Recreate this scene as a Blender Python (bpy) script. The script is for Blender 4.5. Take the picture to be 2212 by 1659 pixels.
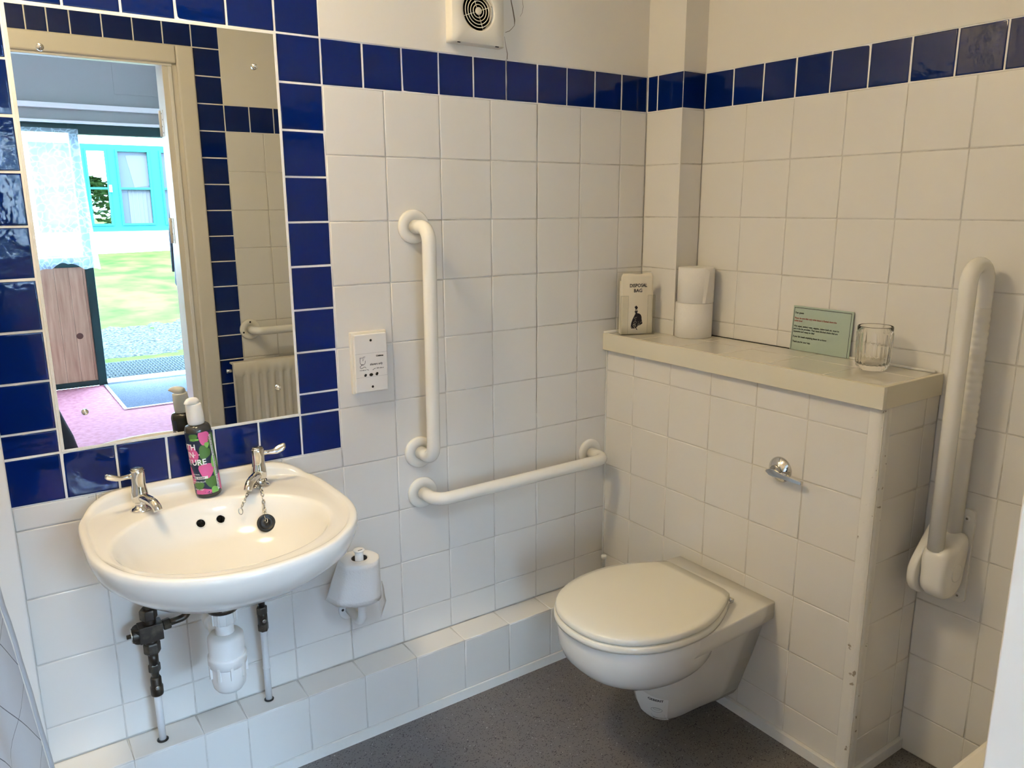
import bpy, math, random
from mathutils import Vector, Matrix
for o in list(bpy.data.objects): bpy.data.objects.remove(o)
S = bpy.context.scene
COL = S.collection
R = math.radians
# ------------------------------------------------------------------ camera
cam_d = bpy.data.cameras.new('camera'); cam = bpy.data.objects.new('camera', cam_d); COL.objects.link(cam)
rx, ry, rz = Vector((0.8226, -0.5686, -0.0043)), Vector((-0.1293, -0.1795, -0.9752)), Vector((0.5537, 0.8028, -0.2213))
rz.normalize(); rx = (rx - rz*rx.dot(rz)).normalized(); dn = rz.cross(rx)
cam.matrix_world = Matrix(((rx.x, -dn.x, -rz.x, -1.71), (rx.y, -dn.y, -rz.y, -1.7739), (rx.z, -dn.z, -rz.z, 1.3491), (0, 0, 0, 1)))
cam_d.sensor_fit = 'HORIZONTAL'; cam_d.sensor_width = 36; cam_d.lens = 1694.24/2212*36
cam_d.clip_start = .02; cam_d.clip_end = 200
S.camera = cam
# ------------------------------------------------------------------ world, sun, exposure
W = bpy.data.worlds.new('sky'); S.world = W; W.use_nodes = True
bg = W.node_tree.nodes['Background']; bg.inputs['Color'].default_value = (.43, .68, 1, 1); bg.inputs['Strength'].default_value = 44.0
sun_d = bpy.data.lights.new('sun', 'SUN'); sun = bpy.data.objects.new('sun', sun_d); COL.objects.link(sun)
sun_d.energy = 10; sun_d.angle = R(.6); sun_d.color = (1, .95, .86)
sun.rotation_euler = Vector((.25, -1, -.80)).to_track_quat('-Z', 'Y').to_euler(); sun.location = (0, 3, 8)
pd = bpy.data.lights.new('daylight_portal', 'AREA'); po = bpy.data.objects.new('daylight_portal', pd); COL.objects.link(po)
pd.shape = 'RECTANGLE'; pd.size = 3.2; pd.size_y = 1.95; pd.cycles.is_portal = True
po.location = (-1.75, -5.06, .98); po.rotation_euler = (R(90), 0, 0)
LAMP = 46.0
VS = S.view_settings
VS.view_transform = 'Standard'; VS.look = 'None'; VS.exposure = 0.80; VS.gamma = 1; VS.use_curve_mapping = False
# ------------------------------------------------------------------ materials
MATS = {}
def mat(name, col=(.8, .8, .8), rough=.5, metal=0, noise=None, bump=None, coat=0, trans=0, ior=1.45, alpha=1, emit=None, spec=.5, sub=0):
    """noise=(scale, colour2, lo, hi[, detail]) mixes a second colour; bump=(scale, strength)"""
    m = bpy.data.materials.new(name); m.use_nodes = True
    nt = m.node_tree; b = nt.nodes['Principled BSDF']; L = nt.links
    b.inputs['Base Color'].default_value = (*col, 1); b.inputs['Roughness'].default_value = rough
    b.inputs['Metallic'].default_value = metal; b.inputs['Coat Weight'].default_value = coat
    b.inputs['Transmission Weight'].default_value = trans; b.inputs['IOR'].default_value = ior
    b.inputs['Alpha'].default_value = alpha; b.inputs['Specular IOR Level'].default_value = spec
    if sub: b.inputs['Subsurface Weight'].default_value = sub; b.inputs['Subsurface Radius'].default_value = (.01, .008, .006)
    tc = nt.nodes.new('ShaderNodeTexCoord')
    if noise:
        n = nt.nodes.new('ShaderNodeTexNoise'); n.inputs['Scale'].default_value = noise[0]
        n.inputs['Detail'].default_value = noise[4] if len(noise) > 4 else 4
        L.new(tc.outputs['Object'], n.inputs['Vector'])
        r = nt.nodes.new('ShaderNodeValToRGB'); r.color_ramp.elements[0].position = noise[2]; r.color_ramp.elements[1].position = noise[3]
        r.color_ramp.elements[0].color = (*col, 1); r.color_ramp.elements[1].color = (*noise[1], 1)
        L.new(n.outputs['Fac'], r.inputs['Fac']); L.new(r.outputs['Color'], b.inputs['Base Color'])
    if bump:
        n = nt.nodes.new('ShaderNodeTexNoise'); n.inputs['Scale'].default_value = bump[0]; n.inputs['Detail'].default_value = 2
        L.new(tc.outputs['Object'], n.inputs['Vector'])
        bp = nt.nodes.new('ShaderNodeBump'); bp.inputs['Strength'].default_value = bump[1]; bp.inputs['Distance'].default_value = .01
        L.new(n.outputs['Fac'], bp.inputs['Height']); L.new(bp.outputs['Normal'], b.inputs['Normal'])
    if emit:
        b.inputs['Emission Color'].default_value = (*emit[0], 1); b.inputs['Emission Strength'].default_value = emit[1]
    MATS[name] = m
    return m
shelf_tile = mat('shelf_glazed_tile', (.74, .71, .64), .02, spec=1.0, ior=1.6)
white_tile = mat('white_glazed_tile', (.79, .77, .73), .16, bump=(7, .015), spec=.5)
boxing_tile = mat('white_boxing_tile', (.79, .76, .70), .14, bump=(9, .02))
blue_tile = mat('blue_glazed_tile', (.001, .012, .105), .05, bump=(38, .05), coat=.0, spec=.42)
grout_w = mat('white_grout', (.90, .89, .87), .8)
grout_b = mat('boxing_grout', (.68, .64, .56), .8)
grout_g = mat('grey_grout', (.64, .62, .58), .85, noise=(30, (.46, .42, .37), .5, .8))
plaster = mat('painted_plaster', (.80, .77, .71), .6, bump=(60, .03))
hall_white = mat('white_hall_paint', (.84, .84, .83), .8)
ceil_m = mat('ceiling_paint', (.80, .79, .76), .8)
sealant = mat('white_sealant', (.84, .83, .79), .5, bump=(80, .15))
crack_m = mat('crack', (.20, .16, .11), .9)
ceramic = mat('white_ceramic', (.82, .79, .73), .13, coat=.15)
ceramic_t = mat('toilet_ceramic', (.78, .76, .71), .1, coat=.3)
seat_m = mat('cream_seat_plastic', (.82, .79, .69), .12)
chrome = mat('chrome', (.72, .71, .69), .09, metal=1)
chrome_dark = mat('dull_chrome', (.45, .43, .40), .2, metal=1)
mirror_m = mat('mirror_silver', (.72, .735, .72), .0, metal=1)
white_pl = mat('white_plastic', (.83, .82, .79), .3)
ivory_pl = mat('ivory_plastic', (.80, .76, .66), .35)
rail_m = mat('white_powder_coat', (.84, .82, .76), .25)
paper = mat('tissue_paper', (.80, .78, .75), .95, bump=(260, .12))
black = mat('black_rubber', (.012, .012, .012), .4)
dark_hole = mat('dark_recess', (.01, .01, .01), .8)
bronze = mat('tarnished_brass', (.06, .05, .04), .38, metal=.8, noise=(40, (.13, .11, .08), .5, .7))
pipe_white = mat('painted_pipe', (.80, .80, .80), .4, bump=(70, .1))
cream_paint = mat('cream_gloss_paint', (.74, .69, .55), .3)
door_paint = mat('door_frame_paint', (.74, .70, .62), .35)
worn_paint = mat('worn_white_paint', (.80, .77, .70), .5, noise=(55, (.36, .30, .22), .655, .69, 9), bump=(60, .1))
ink = mat('black_ink', (.012, .01, .02), .7)
red_ink = mat('red_ink', (.35, .07, .06), .7)
white_ink = mat('white_print', (.85, .85, .85), .6)
bag_paper = mat('cream_paper', (.80, .74, .60), .7)
card_m = mat('pale_green_card', (.42, .52, .45), .6)
acrylic = mat('clear_acrylic', (.97, .97, .95), .02, trans=1, ior=1.3)
def acr():
    m = bpy.data.materials.new('thin_clear_acrylic'); m.use_nodes = True; nt = m.node_tree; nt.nodes.clear(); L = nt.links
    o = nt.nodes.new('ShaderNodeOutputMaterial'); mx = nt.nodes.new('ShaderNodeMixShader'); t = nt.nodes.new('ShaderNodeBsdfTransparent'); g = nt.nodes.new('ShaderNodeBsdfGlossy'); f = nt.nodes.new('ShaderNodeFresnel')
    t.inputs[0].default_value = (.985, .985, .97, 1); g.inputs['Roughness'].default_value = .05; f.inputs[0].default_value = 1.3
    mx.inputs[0].default_value = .05; L.new(t.outputs[0], mx.inputs[1]); L.new(g.outputs[0], mx.inputs[2]); L.new(mx.outputs[0], o.inputs[0]); return m
acrylic = acr()
glass = mat('clear_glass', (1, 1, 1), .0, trans=1, ior=1.3)
pump_pl = mat('frosted_pump_plastic', (.80, .79, .77), .3, sub=.3)
amber = mat('dark_grey_bottle', (.035, .033, .03), .1, spec=.6)
label_navy = mat('navy_label', (.008, .018, .05), .35)
label_pink = mat('pink_print', (.62, .10, .26), .4)
label_green = mat('green_print', (.07, .17, .035), .4)
label_lime = mat('lime_print', (.20, .45, .10), .4)
teal_dark = mat('dark_green_frame', (.004, .03, .028), .4)
teal = mat('turquoise_paint', (.006, .062, .058), .6, spec=.1)
wall_hall_m = mat('hall_wall_paint', (.36, .37, .36), .7)
render_m = mat('white_render', (.85, .83, .80), .9)
black_cloth = mat('black_fabric', (.008, .008, .012), .85)
coat_m = mat('black_coat_fabric', (.006, .006, .009), .8)
skin_m = mat('skin', (.55, .33, .24), .5)
jean = mat('dark_trousers', (.01, .011, .02), .8)
hair_m = mat('brown_hair', (.05, .03, .02), .6)
alu = mat('aluminium', (.7, .72, .72), .3, metal=1)
lamp_m = mat('opal_lamp_glass', (1, .9, .7), .4, emit=((1.0, .79, .47), LAMP))
mat_grey = mat('grey_carpet_mat', (.07, .08, .10), 1, spec=0, noise=(200, (.12, .13, .155), .4, .6))
carpet = mat('pink_vinyl_floor', (.26, .085, .10), .8, spec=.12, noise=(30, (.34, .14, .16), .35, .65))
foliage = mat('leaves', (.05, .13, .02), .8, noise=(12, (.12, .22, .05), .4, .6))
pane_m = mat('window_pane', (.02, .025, .03), .3, spec=.15)
curtain_far = mat('grey_window_curtain', (.032, .033, .034), .9)

def speckle():
    m = mat('speckled_vinyl', (.150, .135, .125), .42); nt = m.node_tree; L = nt.links; b = nt.nodes['Principled BSDF']
    tc = nt.nodes.new('ShaderNodeTexCoord')
    n0 = nt.nodes.new('ShaderNodeTexNoise'); n0.inputs['Scale'].default_value = 14; L.new(tc.outputs['Object'], n0.inputs['Vector'])
    base = nt.nodes.new('ShaderNodeMixRGB'); base.inputs[1].default_value = (.140, .130, .127, 1); base.inputs[2].default_value = (.172, .160, .156, 1)
    L.new(n0.outputs['Fac'], base.inputs[0]); prev = base.outputs[0]
    for sc, th, c, st in ((190, .23, (.018, .016, .018, 1), 2.0), (130, .18, (.05, .042, .05, 1), 1), (110, .10, (.42, .41, .40, 1), 1)):
        mp = nt.nodes.new('ShaderNodeMapping'); mp.inputs['Scale'].default_value = (1, st, 1); mp.inputs['Rotation'].default_value = (0, 0, st)
        nn = nt.nodes.new('ShaderNodeTexNoise'); nn.inputs['Scale'].default_value = sc*.3
        L.new(tc.outputs['Object'], mp.inputs['Vector'])
        v = nt.nodes.new('ShaderNodeTexVoronoi'); v.inputs['Scale'].default_value = sc; L.new(mp.outputs[0], v.inputs['Vector'])
        L.new(tc.outputs['Object'], nn.inputs['Vector'])
        mm = nt.nodes.new('ShaderNodeMath'); mm.operation = 'MULTIPLY'; L.new(nn.outputs['Fac'], mm.inputs[0]); mm.inputs[1].default_value = th*2.6
        lt = nt.nodes.new('ShaderNodeMath'); lt.operation = 'LESS_THAN'; L.new(v.outputs['Distance'], lt.inputs[0]); L.new(mm.outputs[0], lt.inputs[1])
        # only keep some cells
        sep = nt.nodes.new('ShaderNodeSeparateColor'); L.new(v.outputs['Color'], sep.inputs[0])
        gt = nt.nodes.new('ShaderNodeMath'); gt.operation = 'GREATER_THAN'; gt.inputs[1].default_value = .45 if st > 1 else .62; L.new(sep.outputs[0], gt.inputs[0])
        an = nt.nodes.new('ShaderNodeMath'); an.operation = 'MULTIPLY'; L.new(lt.outputs[0], an.inputs[0]); L.new(gt.outputs[0], an.inputs[1])
        mx = nt.nodes.new('ShaderNodeMixRGB'); mx.inputs[2].default_value = c; L.new(an.outputs[0], mx.inputs[0]); L.new(prev, mx.inputs[1]); prev = mx.outputs[0]
    L.new(prev, b.inputs['Base Color']); return m
floor_m = speckle()

def wood_mat():
    m = mat('knotty_pine', (.5, .3, .15), .45); nt = m.node_tree; L = nt.links; b = nt.nodes['Principled BSDF']
    tc = nt.nodes.new('ShaderNodeTexCoord'); mp = nt.nodes.new('ShaderNodeMapping'); mp.inputs['Scale'].default_value = (14, 14, 1.2)
    L.new(tc.outputs['Object'], mp.inputs['Vector'])
    n = nt.nodes.new('ShaderNodeTexNoise'); n.inputs['Scale'].default_value = 2.5; n.inputs['Detail'].default_value = 5; L.new(mp.outputs[0], n.inputs['Vector'])
    r = nt.nodes.new('ShaderNodeValToRGB'); r.color_ramp.elements[0].color = (.32, .17, .10, 1); r.color_ramp.elements[1].color = (.52, .33, .21, 1)
    r.color_ramp.elements[0].position = .3; r.color_ramp.elements[1].position = .7
    L.new(n.outputs['Fac'], r.inputs['Fac'])
    v = nt.nodes.new('ShaderNodeTexVoronoi'); v.inputs['Scale'].default_value = 5.5; L.new(tc.outputs['Object'], v.inputs['Vector'])
    lt = nt.nodes.new('ShaderNodeMath'); lt.operation = 'LESS_THAN'; lt.inputs[1].default_value = .13; L.new(v.outputs['Distance'], lt.inputs[0])
    mx = nt.nodes.new('ShaderNodeMixRGB'); mx.inputs[2].default_value = (.07, .022, .012, 1); L.new(lt.outputs[0], mx.inputs[0]); L.new(r.outputs[0], mx.inputs[1])
    L.new(mx.outputs[0], b.inputs['Base Color']); return m
wood = wood_mat()

def grass_mat():
    m = mat('grass_and_gravel', (.2, .4, .05), 1, spec=0); nt = m.node_tree; L = nt.links; b = nt.nodes['Principled BSDF']
    tc = nt.nodes.new('ShaderNodeTexCoord'); n = nt.nodes.new('ShaderNodeTexNoise'); n.inputs['Scale'].default_value = 2.2; n.inputs['Detail'].default_value = 8
    L.new(tc.outputs['Object'], n.inputs['Vector'])
    g = nt.nodes.new('ShaderNodeValToRGB'); g.color_ramp.elements[0].color = (.020, .036, .010, 1); g.color_ramp.elements[1].color = (.048, .062, .016, 1)
    g.color_ramp.elements[0].position = .35; g.color_ramp.elements[1].position = .65; L.new(n.outputs['Fac'], g.inputs['Fac'])
    gr = nt.nodes.new('ShaderNodeTexNoise'); gr.inputs['Scale'].default_value = 40; L.new(tc.outputs['Object'], gr.inputs['Vector'])
    gc = nt.nodes.new('ShaderNodeValToRGB'); gc.color_ramp.elements[0].color = (.018, .019, .017, 1); gc.color_ramp.elements[1].color = (.050, .050, .044, 1)
    gc.color_ramp.elements[0].position = .4; gc.color_ramp.elements[1].position = .6; L.new(gr.outputs['Fac'], gc.inputs['Fac'])
    sx = nt.nodes.new('ShaderNodeSeparateXYZ'); L.new(tc.outputs['Object'], sx.inputs[0])
    # gravel strip between y=-7.8 and y=-6.2, frayed by noise
    ad = nt.nodes.new('ShaderNodeMath'); ad.operation = 'MULTIPLY_ADD'; ad.inputs[1].default_value = 1.3; L.new(n.outputs['Fac'], ad.inputs[0]); L.new(sx.outputs[1], ad.inputs[2])
    cp = nt.nodes.new('ShaderNodeMath'); cp.operation = 'COMPARE'; cp.inputs[1].default_value = -6.35; cp.inputs[2].default_value = .72; L.new(ad.outputs[0], cp.inputs[0])
    mx = nt.nodes.new('ShaderNodeMixRGB'); L.new(cp.outputs[0], mx.inputs[0]); L.new(g.outputs[0], mx.inputs[1]); L.new(gc.outputs[0], mx.inputs[2])
    L.new(mx.outputs[0], b.inputs['Base Color']); return m
ground_m = grass_mat()

def lace_mat():
    m = bpy.data.materials.new('net_lace'); m.use_nodes = True; nt = m.node_tree; nt.nodes.clear(); L = nt.links
    out = nt.nodes.new('ShaderNodeOutputMaterial'); mix = nt.nodes.new('ShaderNodeMixShader'); tr = nt.nodes.new('ShaderNodeBsdfTransparent')
    add = nt.nodes.new('ShaderNodeMixShader'); add.inputs[0].default_value = .5
    d = nt.nodes.new('ShaderNodeBsdfDiffuse'); t = nt.nodes.new('ShaderNodeBsdfTranslucent')
    d.inputs[0].default_value = (.62, .72, .85, 1); t.inputs[0].default_value = (.62, .74, .9, 1)
    L.new(d.outputs[0], add.inputs[1]); L.new(t.outputs[0], add.inputs[2])
    tc = nt.nodes.new('ShaderNodeTexCoord'); v = nt.nodes.new('ShaderNodeTexVoronoi'); v.inputs['Scale'].default_value = 22; v.feature = 'DISTANCE_TO_EDGE'
    n = nt.nodes.new('ShaderNodeTexNoise'); n.inputs['Scale'].default_value = 9
    vm = nt.nodes.new('ShaderNodeMixRGB'); vm.inputs[0].default_value = .12; L.new(tc.outputs['Object'], vm.inputs[1]); L.new(tc.outputs['Object'], n.inputs['Vector']); L.new(n.outputs['Color'], vm.inputs[2])
    L.new(vm.outputs[0], v.inputs['Vector'])
    r = nt.nodes.new('ShaderNodeMapRange'); r.inputs[1].default_value = 0; r.inputs[2].default_value = .12; r.inputs[3].default_value = .72; r.inputs[4].default_value = .38
    L.new(v.outputs['Distance'], r.inputs[0])
    # plain net high up, pattern towards the hem
    sx = nt.nodes.new('ShaderNodeSeparateXYZ'); L.new(tc.outputs['Object'], sx.inputs[0])
    h = nt.nodes.new('ShaderNodeMapRange'); h.inputs[1].default_value = 1.35; h.inputs[2].default_value = 1.2; L.new(sx.outputs[2], h.inputs[0])
    mx = nt.nodes.new('ShaderNodeMix'); mx.inputs[2].default_value = .22; L.new(h.outputs[0], mx.inputs[0]); L.new(r.outputs[0], mx.inputs[3])
    L.new(mx.outputs[0], mix.inputs[0]); L.new(tr.outputs[0], mix.inputs[1]); L.new(add.outputs[0], mix.inputs[2]); L.new(mix.outputs[0], out.inputs[0])
    return m
lace = lace_mat()

def diamond_mat():
    """white wipe-clean fabric with thin grey lines crossing on the slant (uses the object's own y, z)"""
    m = mat('diamond_pattern_fabric', (.80, .80, .82), .45); nt = m.node_tree; L = nt.links; b = nt.nodes['Principled BSDF']
    tc = nt.nodes.new('ShaderNodeTexCoord'); uv = tc.outputs['UV']; sx = nt.nodes.new('ShaderNodeSeparateXYZ'); L.new(uv, sx.inputs[0])
    res = []
    for (ax, az, sp, off) in ((.772, .636, .085, -.020), (-.624, .781, .153, -.226)):
        a = nt.nodes.new('ShaderNodeMath'); a.operation = 'MULTIPLY'; a.inputs[1].default_value = ax/sp; L.new(sx.outputs[0], a.inputs[0])
        c = nt.nodes.new('ShaderNodeMath'); c.operation = 'MULTIPLY_ADD'; c.inputs[1].default_value = az/sp; L.new(sx.outputs[1], c.inputs[0]); L.new(a.outputs[0], c.inputs[2])
        e = nt.nodes.new('ShaderNodeMath'); e.operation = 'ADD'; e.inputs[1].default_value = off/sp + 20; L.new(c.outputs[0], e.inputs[0])
        f = nt.nodes.new('ShaderNodeMath'); f.operation = 'FRACT'; L.new(e.outputs[0], f.inputs[0])
        g = nt.nodes.new('ShaderNodeMath'); g.operation = 'LESS_THAN'; g.inputs[1].default_value = .0016/sp; L.new(f.outputs[0], g.inputs[0]); res.append(g)
    mxx = nt.nodes.new('ShaderNodeMath'); mxx.operation = 'MAXIMUM'; L.new(res[0].outputs[0], mxx.inputs[0]); L.new(res[1].outputs[0], mxx.inputs[1])
    mx = nt.nodes.new('ShaderNodeMixRGB'); mx.inputs[1].default_value = (.80, .80, .82, 1); mx.inputs[2].default_value = (.16, .16, .17, 1)
    L.new(mxx.outputs[0], mx.inputs[0]); L.new(mx.outputs[0], b.inputs['Base Color']); return m
diamond = diamond_mat()

# ------------------------------------------------------------------ mesh helpers
class MB:
    def __init__(s): s.v = []; s.f = []; s.m = []; s.s = []; s.uv = None
    def add(s, vs, fs, mi=0, smooth=False):
        k = len(s.v); s.v += [tuple(p) for p in vs]
        for f in fs: s.f.append(tuple(k+i for i in f)); s.m.append(mi); s.s.append(smooth)
        return s
    def box(s, a, b, mi=0, M=None):
        x0, y0, z0 = a; x1, y1, z1 = b
        if x0 > x1: x0, x1 = x1, x0
        if y0 > y1: y0, y1 = y1, y0
        if z0 > z1: z0, z1 = z1, z0
        vs = [(x0, y0, z0), (x1, y0, z0), (x1, y1, z0), (x0, y1, z0), (x0, y0, z1), (x1, y0, z1), (x1, y1, z1), (x0, y1, z1)]
        if M: vs = [M @ Vector(p) for p in vs]
        return s.add(vs, [(3, 2, 1, 0), (4, 5, 6, 7), (0, 1, 5, 4), (1, 2, 6, 5), (2, 3, 7, 6), (3, 0, 4, 7)], mi)
    def rings(s, rs, mi=0, cap=(True, True), smooth=True, close=True, flip=False):
        n = len(rs[0]); vs = [p for r in rs for p in r]; fs = []
        for i in range(len(rs)-1):
            for j in range(n if close else n-1):
                k = (j+1) % n; q = (i*n+j, i*n+k, (i+1)*n+k, (i+1)*n+j); fs.append(q[::-1] if flip else q)
        s.add(vs, fs, mi, smooth)
        base = len(s.v)-len(vs)
        if cap[0]: f = tuple(base+j for j in range(n)); s.f.append(f if flip else f[::-1]); s.m.append(mi); s.s.append(smooth)
        if cap[1]: f = tuple(base+(len(rs)-1)*n+j for j in range(n)); s.f.append(f[::-1] if flip else f); s.m.append(mi); s.s.append(smooth)
        return s
    def lathe(s, prof, o=(0, 0, 0), axis=(0, 0, 1), n=32, mi=0, cap=(True, True), smooth=True, mod=None):
        z = Vector(axis).normalized(); x = z.orthogonal().normalized() if abs(z.z) < .99 else Vector((1, 0, 0)); y = z.cross(x); o = Vector(o)
        rs = []
        for r, h in prof:
            rs.append([o + z*h + (x*math.cos(t) + y*math.sin(t))*r*(mod(t, r, h) if mod else 1) for t in (2*math.pi*k/n for k in range(n))])
        return s.rings(rs, mi, cap, smooth)
    def cyl(s, a, b, r, r2=None, n=20, mi=0, bev=0, smooth=True):
        a, b = Vector(a), Vector(b); L = (b-a).length; r2 = r if r2 is None else r2
        pr = [(r, 0), (r2, L)]
        if bev: pr = [(max(r-bev, 1e-5), 0), (r-.3*bev, .3*bev), (r, bev), (r2, L-bev), (r2-.3*bev, L-.3*bev), (max(r2-bev, 1e-5), L)]
        return s.lathe(pr, a, b-a, n, mi, smooth=smooth)
    def tube(s, path, r, n=14, mi=0, cap=True, rf=None):
        P = [Vector(p) for p in path]; rs = []; prev = None
        for i, p in enumerate(P):
            t = (P[min(i+1, len(P)-1)]-P[max(i-1, 0)]).normalized()
            if prev is None: x = t.orthogonal().normalized()
            else: x = (prev - t*prev.dot(t)).normalized()
            prev = x; y = t.cross(x); rr = rf(i/(len(P)-1)) if rf else r
            rs.append([p+(x*math.cos(a)+y*math.sin(a))*rr for a in (2*math.pi*k/n for k in range(n))])
        return s.rings(rs, mi, (cap, cap))
    def sphere(s, c, r, n=16, mi=0, sc=(1, 1, 1)):
        pr = [(max(1e-5, r*math.sin(math.pi*k/n)), -r*math.cos(math.pi*k/n)) for k in range(n+1)]
        k0 = len(s.v); s.lathe(pr, (0, 0, 0), n=n*2, mi=mi)
        for i in range(k0, len(s.v)): v = s.v[i]; s.v[i] = (c[0]+v[0]*sc[0], c[1]+v[1]*sc[1], c[2]+v[2]*sc[2])
        return s
    def obj(s, name, mats, parent=None, bevel=0, seg=2, sub=0, auto=False):
        me = bpy.data.meshes.new(name); me.from_pydata(s.v, [], s.f)
        for m in (mats if isinstance(mats, (list, tuple)) else [mats]): me.materials.append(m)
        for p, mi, sm in zip(me.polygons, s.m, s.s): p.material_index = mi; p.use_smooth = sm
        if s.uv:
            ul = me.uv_layers.new(name='UVMap')
            for l in me.loops: ul.data[l.index].uv = s.uv[l.vertex_index]
        me.update()
        o = bpy.data.objects.new(name, me); COL.objects.link(o)
        if parent: o.parent = parent
        if bevel:
            b = o.modifiers.new('bevel', 'BEVEL'); b.width = bevel; b.segments = seg; b.limit_method = 'ANGLE'; b.angle_limit = R(40); b.harden_normals = False
            for p in me.polygons: p.use_smooth = True
            w = o.modifiers.new('wn', 'WEIGHTED_NORMAL'); w.keep_sharp = True
        if sub: q = o.modifiers.new('sub', 'SUBSURF'); q.levels = sub; q.render_levels = sub
        return o
def tag(o, label=None, cat=None, group=None, kind=None):
    if label: o['label'] = label
    if cat: o['category'] = cat
    if group: o['group'] = group
    if kind: o['kind'] = kind
    return o
def empty(name, loc=(0, 0, 0), label=None, cat=None, group=None, kind=None):
    o = bpy.data.objects.new(name, None); COL.objects.link(o); o.location = loc; o.empty_display_size = .05
    ORG[o.name] = Vector(loc); return tag(o, label, cat, group, kind)
ORG = {}
def part(mb, name, mats, parent, label=None, **k):
    """mesh coordinates are given in the world; move them so the part keeps its place under a shifted parent"""
    p = parent; off = Vector((0, 0, 0))
    while p is not None: off += p.location; p = p.parent
    mb.v = [tuple(Vector(v)-off) for v in mb.v]
    o = mb.obj(name, mats, parent, **k)
    if label: o['label'] = label
    return o
def solo(mb, name, mats, loc, label, cat, group=None, **k):
    L = Vector(loc); mb.v = [tuple(Vector(v)-L) for v in mb.v]
    o = mb.obj(name, mats, None, **k); o.location = loc; return tag(o, label, cat, group)
def arc(c, a, b, t0, t1, r, n=10):
    """points c + r(cos t a + sin t b)"""
    c, a, b = Vector(c), Vector(a), Vector(b)
    return [c + (a*math.cos(t)+b*math.sin(t))*r for t in (t0+(t1-t0)*k/n for k in range(n+1))]
def text_mesh(s, size, mapping, mb, mi=0, align='LEFT', space=1.0, bold=0, xs=1.0, line=1.0, sub=0):
    c = bpy.data.curves.new('t', 'FONT'); c.body = s; c.size = size; c.align_x = align; c.space_character = space; c.offset = bold; c.space_line = line
    c.resolution_u = 3
    o = bpy.data.objects.new('t', c); COL.objects.link(o)
    me = bpy.data.meshes.new_from_object(o.evaluated_get(bpy.context.evaluated_depsgraph_get()) if False else o)
    bpy.data.objects.remove(o)
    mb.add([mapping(v.co.x*xs, v.co.y) for v in me.vertices], [tuple(p.vertices) for p in me.polygons], mi)
    bpy.data.meshes.remove(me)

# ------------------------------------------------------------------ tiles
rnd = random.Random(5)
def tiles(mb, O, U, V, N, rects, mi, gap=.0022, tilt=.0003, d=.0022):
    """rects = (u0, u1, v0, v1) in metres along U and V from O; tile faces lie in the plane, edges roll back by d"""
    O, U, V, N = Vector(O), Vector(U), Vector(V), Vector(N)
    for (u0, u1, v0, v1) in rects:
        if u1 < u0: u0, u1 = u1, u0
        if v1 < v0: v0, v1 = v1, v0
        u0 += gap/2; u1 -= gap/2; v0 += gap/2; v1 -= gap/2
        if u1-u0 < .004 or v1-v0 < .004: continue
        tu, tv = rnd.uniform(-tilt, tilt), rnd.uniform(-tilt, tilt)
        rs = []
        for ins, dep in ((0, -d), (.0002, -.0010), (.0009, -.0002), (.0020, 0), (.004, 0)):
            r = []
            for (a, b) in ((u0+ins, v0+ins), (u1-ins, v0+ins), (u1-ins, v1-ins), (u0+ins, v1-ins)):
                k = tu*(2*(a-u0)/(u1-u0)-1)+tv*(2*(b-v0)/(v1-v0)-1)
                r.append(O+U*a+V*b+N*(dep+(k if dep > -d else 0)))
            rs.append(r)
        flip = (U.cross(V)).dot(N) < 0
        mb.rings(rs, mi, (False, True), True, flip=flip)
def grid(us, vs): return [(us[i], us[i+1], vs[j], vs[j+1]) for i in range(len(us)-1) for j in range(len(vs)-1)]
def steps(a, b, s): # from a towards b
    out = [a]; n = 0
    while True:
        n += 1; x = a+s*n
        if (s > 0 and x >= b-1e-4) or (s < 0 and x <= b+1e-4): out.append(b); return out
        out.append(x)

# ================================================================== THE ROOM
CZ = 2.36
rowsA = [1.615-.15*k for k in range(10)]+[.18]
# ---- back wall (mirror wall), plane y = 0
mb = MB()
mb.box((-2.45, .0016, -.02), (.25, .12, 1.715), 0)                 # grout bed / body
mb.box((-2.45, -.0006, 1.8155), (.25, .12, CZ), 3); mb.box((-1.0, -.0006, 1.7155), (.25, .12, 1.8155), 3)
mb.box((-1.7, .0012, .765), (-1.0, .0016, 1.815), 4); mb.box((-1.0, .0012, 1.6145), (.0, .0016, 1.7155), 4)
X, Zv, N = (1, 0, 0), (0, 0, 1), (0, -1, 0)
tiles(mb, (0, 0, 0), X, Zv, N, grid([-1.0+.15*k for k in range(7)]+[0], rowsA), 1)
tiles(mb, (0, 0, 0), X, Zv, N, grid([-1.697, -1.547, -1.397, -1.303, -1.151, -1.0], [.765, .715, .565, .415, .265, .18]), 1)
brow = [1.815, 1.715]+[1.715-.1*k for k in range(1, 9)]+[.865, .765]
tiles(mb, (0, 0, 0), X, Zv, N, grid([-1.1, -1.0], brow)+grid([-1.7, -1.6], brow), 2, gap=.0042, tilt=.0007)
tiles(mb, (0, 0, 0), X, Zv, N, grid([-1.6+.1*k for k in range(6)], [1.815, 1.715])+grid([-1.6+.1*k for k in range(6)], [.865, .765]), 2, gap=.0042, tilt=.0007)
tiles(mb, (0, 0, 0), X, Zv, N, grid([-1.0+.1*k for k in range(11)], [1.615, 1.715]), 2, gap=.0038, tilt=.0007)
tiles(mb, (0, 0, 0), X, Zv, N, grid(steps(-1.775, -2.45, -.15), steps(1.815, .18, -.15)), 1)
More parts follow.
